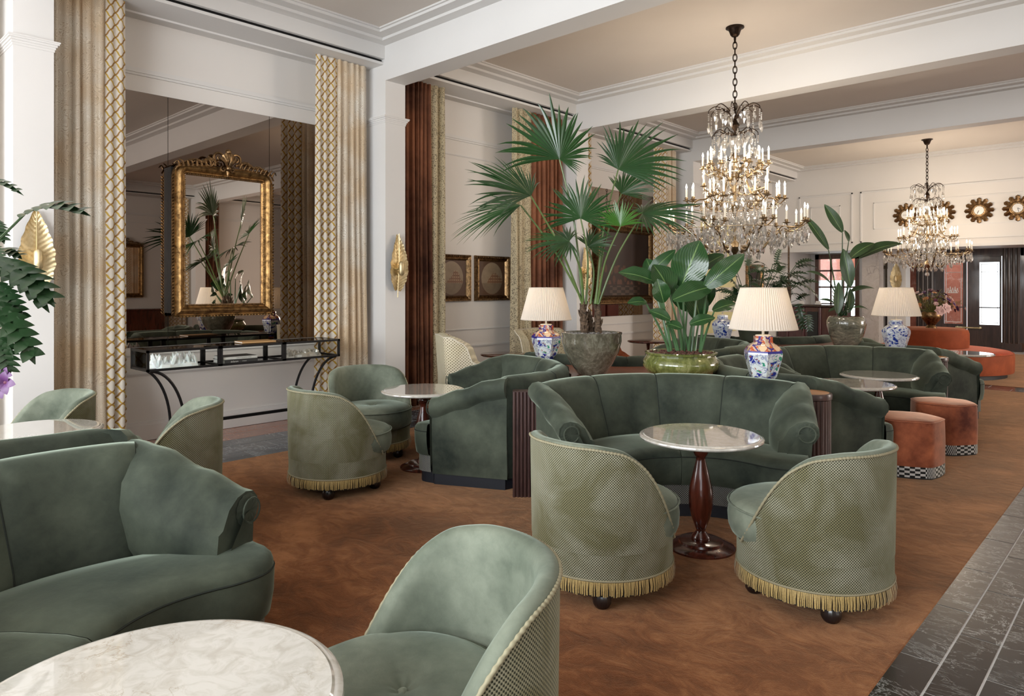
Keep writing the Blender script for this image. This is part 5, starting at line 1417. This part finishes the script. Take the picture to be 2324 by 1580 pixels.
    for (n, r0, z0, r1, z1, dip, cl, mt, ph) in tiers:
        for i in range(n):
            a = 2*PI*i/n + ph; ca, sa = math.cos(a), math.sin(a)
            m = MB().tube(arm_pts(r0, z0, r1, z1-0.02, ca, sa, dip), lambda f: 0.011*(1-0.3*f), 7)
            scroll(m, r1*0.80, z1-0.05-abs(dip)*0.4, ca, sa, 1, 0.035+0.02*(n == 8)); scroll(m, r1*0.55, z1-abs(dip)*0.9-0.02, ca, sa, -1, 0.04)
            for (dr, da) in cl:
                x, y = (r1+dr)*math.cos(a+da), (r1+dr)*math.sin(a+da)
                m.tube(catmull([(r1*0.86*ca, r1*0.86*sa, z1-0.05), ((r1*0.95+dr*0.5)*math.cos(a+da*0.6), (r1*0.95+dr*0.5)*math.sin(a+da*0.6), z1-0.055), (x, y, z1-0.004)], 4), 0.007, 6)
                candle(x, y, z1)
                string(x, y, z1-0.03, 1 if n == 8 else 1, 'D' if n == 8 else 'S')
            m.build('candle_arm', M[mt], t)
            for q in range(3 if n == 8 else 2):
                f = 0.30+0.28*q; rr = lerp(r0, r1, f); string(rr*ca, rr*sa, lerp(z0, z1, f)-abs(dip)-0.02, 1, 'P')
    # crystal skirts
    for (n, r, z, nb, kd) in ((14, 0.17, -1.42, 2, 'D'), (16, 0.26, -1.66, 2, 'P'), (12, 0.14, -1.85, 3, 'D'), (22, 0.36, -1.99, 2, 'D'), (18, 0.22, -2.06, 3, 'P'), (30, 0.74, -2.27, 1, 'D'), (30, 0.60, -2.32, 1, 'P'), (26, 0.46, -2.33, 2, 'P'), (20, 0.30, -2.36, 2, 'D'), (14, 0.16, -2.48, 1, 'P')):
        for i in range(n):
            a = 2*PI*(i+rnd.uniform(-.2, .2))/n; string(r*math.cos(a), r*math.sin(a), z+rnd.uniform(-0.012, 0.012), nb, kd)
    for i in range(240):   # dense crystal nest between the middle and the lower tier
        a = rnd.uniform(0, 2*PI); r = 0.33*math.sqrt(rnd.random()); z = -2.10 - rnd.random()*0.2
        pr = protoS; beads.add([(p.x+r*math.cos(a), p.y+r*math.sin(a), p.z+z) for p in pr.v], pr.f)
    for i in range(150):
        a = rnd.uniform(0, 2*PI); r = rnd.uniform(0.25, 0.78); z = -2.26 - rnd.random()*0.16
        pr = protoS; beads.add([(p.x+r*math.cos(a), p.y+r*math.sin(a), p.z+z) for p in pr.v], pr.f)
    stuff(beads.build('crystal_beads', M['crystal'], t, smooth=False, fix=False))
    for (r, z) in ((0.70, -2.24), (0.30, -1.62), (0.50, -1.97)):
        MB().tube([(r*math.cos(2*PI*q/48), r*math.sin(2*PI*q/48), z-0.03) for q in range(48)], 0.004, 5, closed=True).build('wire_ring', M['gilt_bronze'], t)
    for k in range(4):
        a = k*PI/2+0.4; point('chandelier_light', (0.60*math.cos(a), 0.60*math.sin(a), -1.62), 24, (1.0, 0.84, 0.66), 0.14, t)
    return t
c1 = make_chandelier('large crystal candle chandelier hanging in the centre right', (-3.55, 7.40, ZC))
c2 = copy_tree(c1); c2.location = (-3.50, 15.6, ZC); c2.rotation_euler = (0, 0, 0.4); c2['label'] = 'farther, smaller looking crystal chandelier before the sunburst clocks'

# ================================================================== PLANTS
def pot(name, prof, mat_, n=48):
    return MB().lathe(prof, n).build(name, mat_, None)
def img_dir(deg, fwd=0.0):
    a = R_(deg); v = Vector((RX*math.cos(a)+FX*fwd, RY*math.cos(a)+FY*fwd, math.sin(a))); return v.normalized()
FWD = Vector((FX, FY, 0)); RT = Vector((RX, RY, 0)); UP = Vector((0, 0, 1))
def fan_leaf(H, ang, spread, R, tilt, parent, mat_, nseg=26, longdeg=0, longk=0.4, fwd=0.0, droop=0.12, seed=0, lroot=None):
    rnd = random.Random(seed)
    N0 = (-FWD*0.85 + UP*tilt + RT*rnd.uniform(-0.2, 0.2)).normalized()
    D = img_dir(ang, fwd); N = (N0 - D*N0.dot(D)).normalized(); S = N.cross(D)
    m = MB(); O = parent.location
    for i in range(nseg):
        f = i/(nseg-1); ph = R_(lerp(-spread/2, spread/2, f)); d = D*math.cos(ph) + S*math.sin(ph)
        side = S*math.cos(ph) - D*math.sin(ph)
        L = R*(1 + longk*math.cos(ph - R_(longdeg)) - longk*0.3)*rnd.uniform(0.92, 1.06); L = max(L, R*0.45)
        dph = R_(spread)/(nseg-1); n = 8; vs = []; dr_ = rnd.uniform(0, 2.2); sw_ = rnd.uniform(-0.07, 0.07)
        cup = 0.10*abs(f-0.5)*2
        for k in range(n+1):
            q = k/n; r = L*q
            w = min(r, L*0.50)*math.tan(dph/2)*(1.05 if q < 0.5 else 1.05*max(0.04, max(0.0, 1-(q-0.5)/0.5)**0.7))
            c = H + d*r - UP*(droop*L*q**2.5*(0.6+dr_)) + N*(cup*r) + side*(sw_*L*q**3)
            fold = w*0.55
            vs += [c - side*w - N*fold*0.0, c + N*fold, c + side*w]
        fs = []
        for k in range(n):
            for j in range(2): fs.append((k*3+j, k*3+j+1, k*3+j+4, k*3+j+3))
        m.add([p - O for p in vs], fs)
    return m.build('palm_leaf', mat_, parent, fix=False, ang=25)
P = cf(1.10-0.41, 6.08)
PL = P + Vector((0, 0, ZD))
o = pot('palm_pot', [(0.0, 0.0), (0.115, 0.0), (0.125, 0.012), (0.185, 0.10), (0.235, 0.20), (0.258, 0.29), (0.256, 0.345), (0.262, 0.355), (0.262, 0.365), (0.245, 0.366), (0.238, 0.35), (0.236, 0.33), (0.0, 0.33)], M['glaze_grey']); o.location = PL
tag(o, 'tall speckled grey glazed pot holding the fan palm', 'pot')
palm = empty('fan_palm', PL + Vector((0, 0, 0.33))); tag(palm, 'tall fan palm with bark trunks in the speckled grey pot', 'plant')
def soil(par, r, mat_, sq=1.0, seed=1, n=110):
    m = MB(); rnd = random.Random(seed)
    m.lathe([(r, 0.0), (r*0.7, 0.018), (0.0, 0.028)], 28, sq=sq)
    for i in range(n):
        a = rnd.uniform(0, 6.28); q = r*math.sqrt(rnd.random())*0.97; s = rnd.uniform(0.008, 0.018); m.sphere((q*math.cos(a), q*math.sin(a)*sq, 0.02+0.008*(1-q/r)), s, 5, 4, 0.7)
    return stuff(m.build('top_dressing', mat_, par))
soil(palm, 0.235, M['pebble'])
for px, ptop, s in ((1326, (1322, 690), 1), (1358, (1356, 695), 2), (1340, (1338, 715), 3)):
    b = cw(px, 752, 6.05+0.04*s); e = cw(*ptop, 6.05+0.04*s); m = MB(); rnd = random.Random(s)
    b.z = palm.location.z + 0.005
    pts = [b.lerp(e, k/10) + Vector((rnd.uniform(-.004, .004), 0, 0)) for k in range(11)]
    m.tube([p - palm.location for p in pts], lambda f: 0.034 - 0.008*f + 0.004*math.sin(f*40), 10)
    for k in range(16):  # leaf-base stubs
        p = b.lerp(e, rnd.uniform(0.1, 1.0)); a = rnd.uniform(0, 6.28); q = Vector((math.cos(a), math.sin(a), 0))
        m.tube([p+q*0.02-palm.location, p+q*0.036+UP*0.03-palm.location, p+q*0.042+UP*0.06-palm.location], lambda f: 0.012*(1-0.6*f), 5)
    m.build('trunk', M['bark'], palm)
fans = [ # hub px,py,depth, ang, spread, R(m), tilt, longdeg(rel), longk, trunk px, mat
 (1270, 362, 6.00, 72, 215, 0.43, 0.35, 48, 0.62, 1322, 'palm'),
 (1205, 445, 5.75, 140, 150, 0.47, 1.5, 40, 0.45, 1322, 'palm'),
 (1182, 466, 5.90, 195, 120, 0.44, 1.9, -20, 0.5, 1326, 'palm'),
 (1403, 385, 6.25, 60, 170, 0.40, 0.3, -20, 0.80, 1352, 'palm'),
 (1318, 496, 5.95, 85, 215, 0.35, 0.9, 0, 0.15, 1330, 'palm'),
 (1408, 514, 5.85, 92, 150, 0.22, 0.4, 0, 0.2, 1356, 'palm_bright'),
 (1458, 486, 6.05, 15, 230, 0.38, 1.6, -15, 0.6, 1358, 'palm'),
 (1292, 548, 5.80, 175, 215, 0.32, 1.4, 0, 0.3, 1324, 'palm'),
 (1410, 440, 6.35, 45, 150, 0.32, 1.2, 0, 0.3, 1350, 'palm'),
 (1335, 560, 6.15, 40, 180, 0.24, 1.3, 0, 0.2, 1340, 'palm'),
]
for i, (hx, hy, d, ang, sp, R, tl, lg, lk, tx, mt) in enumerate(fans):
    H = cw(hx, hy, d); fan_leaf(H, ang, sp, R, tl, palm, M[mt], 30 if R > 0.3 else 24, lg, lk, seed=i, droop=0.10)
    b = cw(tx, 690, 6.07); mid = b.lerp(H, 0.55) + UP*0.02*0 + RT*(0.04 if H.dot(RT) < b.dot(RT) else -0.04)
    MB().tube([p - palm.location for p in catmull([b, mid, H], 8)], lambda f: 0.011*(1-0.45*f), 7).build('leaf_stalk', M['palm_stem'], palm)

def blade(mb, B, T, w, N, fold=0.25, droop=0.1, O=Vector((0, 0, 0)), prof=None, n=14, wave=0.0):
    """broad leaf from base B to tip T"""
    d = T - B; L = d.length; d.normalize(); N = (N - d*N.dot(d)).normalized(); S = N.cross(d)
    vs = []; uvs = []
    for k in range(n+1):
        q = k/n
        ww = (prof(q) if prof else (max(0.0, math.sin(PI*min(1, q*0.96+0.035)))**0.72)*(1-0.12*q)) * w/2
        c = B + d*(L*q) + N*(math.sin(PI*q)*droop*L)
        for j in (-1, -0.5, 0, 0.5, 1):
            p = c + S*(ww*j) + N*(fold*abs(j)*ww + wave*ww*math.sin(q*14+j*2)*abs(j)); vs.append(p - O); uvs.append((q*L, 0.5+j*0.5))
    fs = [(k*5+j, k*5+j+1, k*5+j+6, k*5+j+5) for k in range(n) for j in range(4)]
    mb.add(vs, fs, uvs); return mb
# banana-leaved plant in the wide green bowl
BL = cf(1.10+0.33, 6.08-0.14) + Vector((0, 0, ZD))
o = pot('glazed_bowl', [(0.0, 0.0), (0.20, 0.0), (0.225, 0.010), (0.285, 0.045), (0.318, 0.095), (0.315, 0.135), (0.290, 0.172), (0.283, 0.182), (0.300, 0.195), (0.302, 0.207), (0.285, 0.212), (0.270, 0.20), (0.262, 0.185), (0.0, 0.185)], M['glaze_green']); o.location = BL
tag(o, 'wide squat green and amber glazed bowl behind the middle booth', 'bowl')
bop = empty('banana_leaf_plant', BL + Vector((0, 0, 0.185))); tag(bop, 'broad glossy banana-leaved plant in the green glazed bowl', 'plant')
soil(bop, 0.262, M['clay'], seed=4, n=150)
bl = [((1483, 639), (1408, 620), 0.135, 5.80, (1535, 785), 0.9), ((1474, 622), (1530, 570), 0.085, 6.0, (1520, 785), 0.2), ((1518, 662), (1484, 604), 0.18, 5.8, (1545, 785), 0.3),
      ((1550, 642), (1586, 552), 0.22, 5.85, (1552, 785), 0.25), ((1587, 613), (1640, 580), 0.10, 5.95, (1575, 785), 0.6), ((1606, 647), (1684, 581), 0.13, 5.75, (1585, 785), 0.3),
      ((1535, 678), (1614, 652), 0.14, 5.70, (1560, 785), 0.8), ((1505, 682), (1492, 636), 0.11, 5.75, (1530, 785), 0.3), ((1517, 724), (1474, 706), 0.075, 5.72, (1535, 785), 0.8),
      ((1464, 686), (1426, 688), 0.07, 5.8, (1525, 785), 0.8), ((1622, 704), (1668, 690), 0.085, 5.75, (1590, 785), 0.9), ((1588, 722), (1562, 640), 0.15, 6.1, (1575, 785), 0.3),
      ((1560, 700), (1520, 640), 0.14, 6.15, (1550, 785), 0.3), ((1600, 690), (1580, 620), 0.17, 6.2, (1585, 785), 0.3), ((1490, 640), (1468, 590), 0.12, 6.15, (1515, 785), 0.3), ((1570, 735), (1620, 722), 0.08, 5.75, (1570, 785), 0.9), ((1545, 745), (1512, 735), 0.07, 5.7, (1548, 785), 0.9)]
for i, (b, tp, w, d, rt, tl) in enumerate(bl):
    Bp, Tp = cw(*b, d), cw(*tp, d - 0.03 if i % 2 else d + 0.06); rr = random.Random(i)
    N = (-FWD + UP*tl + RT*rr.uniform(-0.4, 0.4)).normalized()
    blade(MB(), Bp + (Bp-Tp)*0.10, Tp + (Tp-Bp)*0.06, w*1.45, N, 0.22, 0.07, bop.location, wave=0.07).build('leaf', M['bop'], bop, fix=False, ang=70)
    r0 = cw(rt[0]+rr.uniform(-8, 8), rt[1], 5.95); r0.z = bop.location.z
    MB().tube([p - bop.location for p in catmull([r0, r0.lerp(Bp, 0.5)+UP*0.03, Bp], 6)], lambda f: 0.013*(1-0.55*f), 7).build('leaf_stalk', M['bop_stem'], bop)
# strelitzia in the streaked pot
SL = cf(4.10, 8.60) + Vector((0, 0, ZD))
o = pot('streaked_pot', [(0.0, 0.0), (0.125, 0.0), (0.135, 0.012), (0.165, 0.09), (0.198, 0.19), (0.222, 0.29), (0.222, 0.345), (0.205, 0.385), (0.190, 0.398), (0.178, 0.395), (0.178, 0.37), (0.0, 0.37)], M['glaze_stripe']); o.location = SL
tag(o, 'streaked silvery brown pot on the far island', 'pot')
st = empty('strelitzia', SL + Vector((0, 0, 0.37))); tag(st, 'tall dark strelitzia in the streaked pot before the paned window', 'plant'); soil(st, 0.178, M['clay'], n=40)
sl = [((1880, 566), (1824, 488), 0.085, 0.2), ((1912, 527), (1871, 464), 0.10, 0.2), ((1926, 549), (1916, 522), 0.06, 0.2), ((1928, 588), (1984, 552), 0.12, 0.7), ((1950, 586), (2048, 553), 0.13, 0.9),
      ((1930, 650), (1914, 565), 0.12, 0.2), ((1887, 646), (1829, 616), 0.10, 0.9), ((1928, 664), (1985, 655), 0.085, 1.0), ((1937, 698), (1972, 704), 0.05, 1.0), ((1896, 690), (1860, 680), 0.05, 1.0),
      ((1901, 712), (1903, 640), 0.09, 0.1), ((1925, 710), (1930, 655), 0.085, 0.1), ((1905, 700), (1880, 708), 0.05, 1.0)]
for i, (b, tp, w, tl) in enumerate(sl):
    d = 8.62 + 0.05*((i*7) % 5 - 2); Bp, Tp = cw(*b, d), cw(*tp, d+0.03); rr = random.Random(i+50)
    N = (-FWD*(1 if tl < 0.6 else 0.5) + UP*tl + RT*rr.uniform(-0.5, 0.5)).normalized()
    blade(MB(), Bp, Tp, w*1.4, N, 0.30, 0.09 if tl > 0.6 else 0.03, st.location, n=12).build('leaf', M['strel'], st, fix=False, ang=70)
    r0 = cw(1911+rr.uniform(-10, 10), 712, 8.66); r0.z = st.location.z
    MB().tube([p - st.location for p in catmull([r0, r0.lerp(Bp, 0.5)+UP*0.04, Bp], 6)], lambda f: 0.011*(1-0.5*f), 6).build('leaf_stalk', M['strel'], st)
# philodendron: cut leaves
def cut_leaf(B, T, w, N, O, lobes=7, name='leaf', mat_='philo', droop=0.12, cw_=0.34):
    m = MB(); d = T - B; L = d.length; d.normalize(); N = (N - d*N.dot(d)).normalized(); S = N.cross(d)
    def axis(q): return B + d*(L*q) + N*(math.sin(PI*q)*droop*L) - UP*(0.12*L*q*q)
    blade(m, B + d*0.0, axis(1.0), w*cw_, N, 0.2, droop*0.9, O, n=10)
    for s in (-1, 1):
        for i in range(lobes):
            q = 0.04 + 0.80*i/(lobes-1); b = axis(q); l = w*0.5*(max(0.0, math.sin(PI*(0.22+0.62*q)))**0.8)
            dr = (S*s*0.92 + d*(0.15+0.75*q)).normalized()
            blade(m, b, b + dr*l - N*l*0.10, L/lobes*(0.80 if cw_ < 0.5 else 1.25), N, 0.12, 0.05, O, prof=lambda x: max(0.02, max(0.0, 1-x)**0.6*(0.75+0.5*math.sin(PI*x))), n=5)
    return m.build(name, M[mat_], None, fix=False, ang=70)
def philo(name, label, base, leaves, root, seed, w=(0.14, 0.2), stalk_r=0.007, cw_=0.34, lobes=7):
    t = empty(name, base); tag(t, label, 'plant'); rnd = random.Random(seed)
    for i, (B, T, ww) in enumerate(leaves):
        N = (-FWD*0.4 + UP*1.0 + RT*rnd.uniform(-0.5, 0.5)).normalized()
        o = cut_leaf(B, T, ww*(1.0), N, base, lobes=lobes, cw_=cw_); o.parent = t
        r0 = root(rnd)
        MB().tube([p - base for p in catmull([r0, r0.lerp(B, 0.55)+UP*0.05, B], 6)], lambda f: stalk_r*(1-0.4*f), 5).build('leaf_stalk', M['strel'], t)
    return t
DL = cf(3.08, 8.95) + Vector((0, 0, ZD))
o = pot('olive_pot', [(0.0, 0.0), (0.14, 0.0), (0.17, 0.12), (0.195, 0.24), (0.20, 0.25), (0.185, 0.25), (0.18, 0.22), (0.0, 0.22)], M['glaze_dark']); o.location = DL
tag(o, 'dark olive pot on the far island behind the imari lamp', 'pot')
rnd = random.Random(21); lv = []
for i in range(54):
    bx = rnd.uniform(1655, 1815); by = rnd.uniform(598, 690); d = rnd.uniform(8.6, 9.4)
    a = rnd.uniform(-0.5, 3.6) if bx < 1740 else rnd.uniform(-0.9, 1.6); ln = rnd.uniform(32, 52)
    lv.append((cw(bx, by, d), cw(bx + ln*math.cos(a), by - ln*0.5*math.sin(a) + 4, d + rnd.uniform(-.1, .1)), rnd.uniform(0.14, 0.22)))
lv += [(cw(1812, 690, 8.8), cw(1822, 745, 8.8), 0.16), (cw(1835, 715, 8.75), cw(1838, 750, 8.7), 0.14), (cw(1800, 640, 8.8), cw(1858, 672, 8.8), 0.16), (cw(1790, 625, 9), cw(1832, 618, 9), 0.15), (cw(1670, 610, 9), cw(1640, 640, 8.9), 0.16), (cw(1700, 600, 9), cw(1690, 560, 9), 0.12), (cw(1762, 596, 9), cw(1772, 562, 9), 0.12)]
pb = DL + Vector((0, 0, 0.22))
ph = philo('philodendron', 'dark feathery philodendron behind the imari lamp, below the chandelier', pb, lv, lambda r: pb + Vector((r.uniform(-.05, .05), r.uniform(-.05, .05), 0.0)) + UP*0.0, 3)
soil(ph, 0.17, M['clay'], n=30)
o = MB().tube([(0, 0, 0), (0.0, 0, 0.62)], 0.028, 10).tube([(0, 0, 0.6), (0, 0, 1.15)], 0.012, 8).build('moss_pole', M['bark'], ph); o.location = cw(1790, 640, 8.95) - pb; o.location.z = 0.0
# left edge plant with orchids
eb = cf(-2.45, 2.62, ZD)
o = pot('edge_pot', [(0.0, 0.0), (0.14, 0.0), (0.20, 0.15), (0.22, 0.26), (0.20, 0.26), (0.19, 0.22), (0.0, 0.22)], M['glaze_dark']); o.location = eb
tag(o, 'dark pot at the left edge on the foreground island', 'pot')
eb2 = eb + Vector((0, 0, 0.22)); D3 = 2.95
lv = [((55, 487), (206, 470), .20, 2.9), ((-10, 592), (124, 676), .24, 2.8), ((-15, 612), (112, 690), .20, 2.95), ((-10, 694), (80, 808), .20, 2.85), ((-8, 648), (56, 722), .15, 2.95), ((-40, 415), (54, 430), .08, 3.0),
      ((-12, 572), (50, 578), .14, 3.0), ((-25, 560), (-2, 600), .14, 2.9), ((-20, 755), (26, 790), .15, 2.9), ((-5, 770), (22, 842), .16, 2.8), ((-20, 500), (10, 545), .12, 3.0)]
lv = [(cw(*b, d), cw(*tp, d-0.05), w*0.72) for b, tp, w, d in lv]
ep = philo('philodendron', 'cut-leaved philodendron reaching in from the left edge', eb2, lv, lambda r: eb2 + Vector((r.uniform(-.05, .05), r.uniform(-.05, .05), 0)), 8, stalk_r=0.008, cw_=0.52, lobes=7)
def orchid(label, loc, s, seed):
    t = empty('orchid_bloom', loc); tag(t, label, 'flower', 'purple orchids'); rnd = random.Random(seed)
    for i in range(5):
        a = 2*PI*i/5 + rnd.uniform(-.2, .2); d = (RT*math.cos(a) + UP*math.sin(a)*0.8 - FWD*0.35).normalized()
        blade(MB(), Vector((0, 0, 0)), d*s, s*0.75, -FWD + UP*0.2, 0.1, 0.15, n=8).build('petal', M['petal_purple'], t, fix=False, ang=80)
    MB().sphere((0, 0, 0), s*0.18, 8, 6).build('lip', M['petal_plum'], t)
    MB().tube([(0, 0, 0), tuple(-UP*0.12 + RT*-0.1), tuple(-UP*0.22 - RT*0.25 )], 0.004, 5).build('stalk', M['bop_stem'], t)
orchid('purple orchid bloom at the left edge above the tub chair', cw(14, 868, 2.6), 0.05, 1)
orchid('purple orchid bloom cut by the left edge, lower one', cw(0, 880, 2.7), 0.05, 2)
orchid('purple orchid bud above the other blooms at the left edge', cw(14, 850, 2.75), 0.035, 3)
# flower arrangement on the round orange sofa
V = OS + Vector((0, 0, 0.785))
o = pot('brass_urn', [(0.0, 0.0), (0.09, 0.0), (0.085, 0.02), (0.06, 0.05), (0.10, 0.10), (0.155, 0.17), (0.165, 0.24), (0.15, 0.28), (0.14, 0.28), (0.14, 0.25), (0.0, 0.25)], M['dark_gold'], 32); o.location = V
tag(o, 'dark brass urn on the drum of the orange sofa', 'vase')
bq = empty('bouquet', V + Vector((0, 0, 0.25))); tag(bq, 'large pink and plum flower bouquet in the brass urn', 'flowers')
rnd = random.Random(12)
sp = MB()
for i in range(90):
    a = rnd.uniform(0, 6.28); e = rnd.uniform(0.05, 1.4); r = rnd.uniform(0.25, 0.46); p = Vector((r*math.cos(a)*math.cos(e)*1.15, r*math.sin(a)*math.cos(e)*1.15, 0.05 + r*math.sin(e)*0.95))
    sp.tube([(0, 0, 0), tuple(p*0.5 + UP*0.03), tuple(p)], 0.003, 4)
    for k in range(5):
        q = p*(0.6+0.1*k); dd = Vector((rnd.uniform(-1, 1), rnd.uniform(-1, 1), rnd.uniform(-.5, 1))).normalized()
        blade(sp, q, q+dd*0.06, 0.014, UP, 0, 0, n=2)
stuff(sp.build('foliage', M['sprig'], bq, fix=False))
def bloom(p, s, mt):
    m = MB(); nd = p.normalized(); x = nd.cross(UP).normalized(); y = nd.cross(x)
    for ring, (n, k, up) in enumerate(((7, 1.0, 0.25), (6, 0.72, 0.6), (4, 0.42, 0.95))):
        for i in range(n):
            a = 2*PI*i/n + ring; d = (x*math.cos(a)+y*math.sin(a))*(1-up*0.6) + nd*up; d.normalize()
            blade(m, p, p + d*s*k, s*0.8*k, nd, 0.1, 0.2, n=4)
    m.build('bloom', M[mt], bq, fix=False, ang=80)
for i in range(64):
    a = rnd.uniform(0, 6.28); e = rnd.uniform(0.0, 1.45); r = rnd.uniform(0.24, 0.40)
    bloom(Vector((r*math.cos(a)*math.cos(e)*1.25, r*math.sin(a)*math.cos(e)*1.25, 0.04 + r*math.sin(e))), rnd.uniform(0.035, 0.06), rnd.choice(['petal_pink', 'petal_pink', 'petal_orange', 'petal_plum', 'petal_plum', 'petal_purple']))
for (dx, dz) in ((0.04, 0.10), (-0.06, 0.06)): bloom(-FWD*0.34 + RT*dx + UP*dz, 0.10, 'petal_pink')
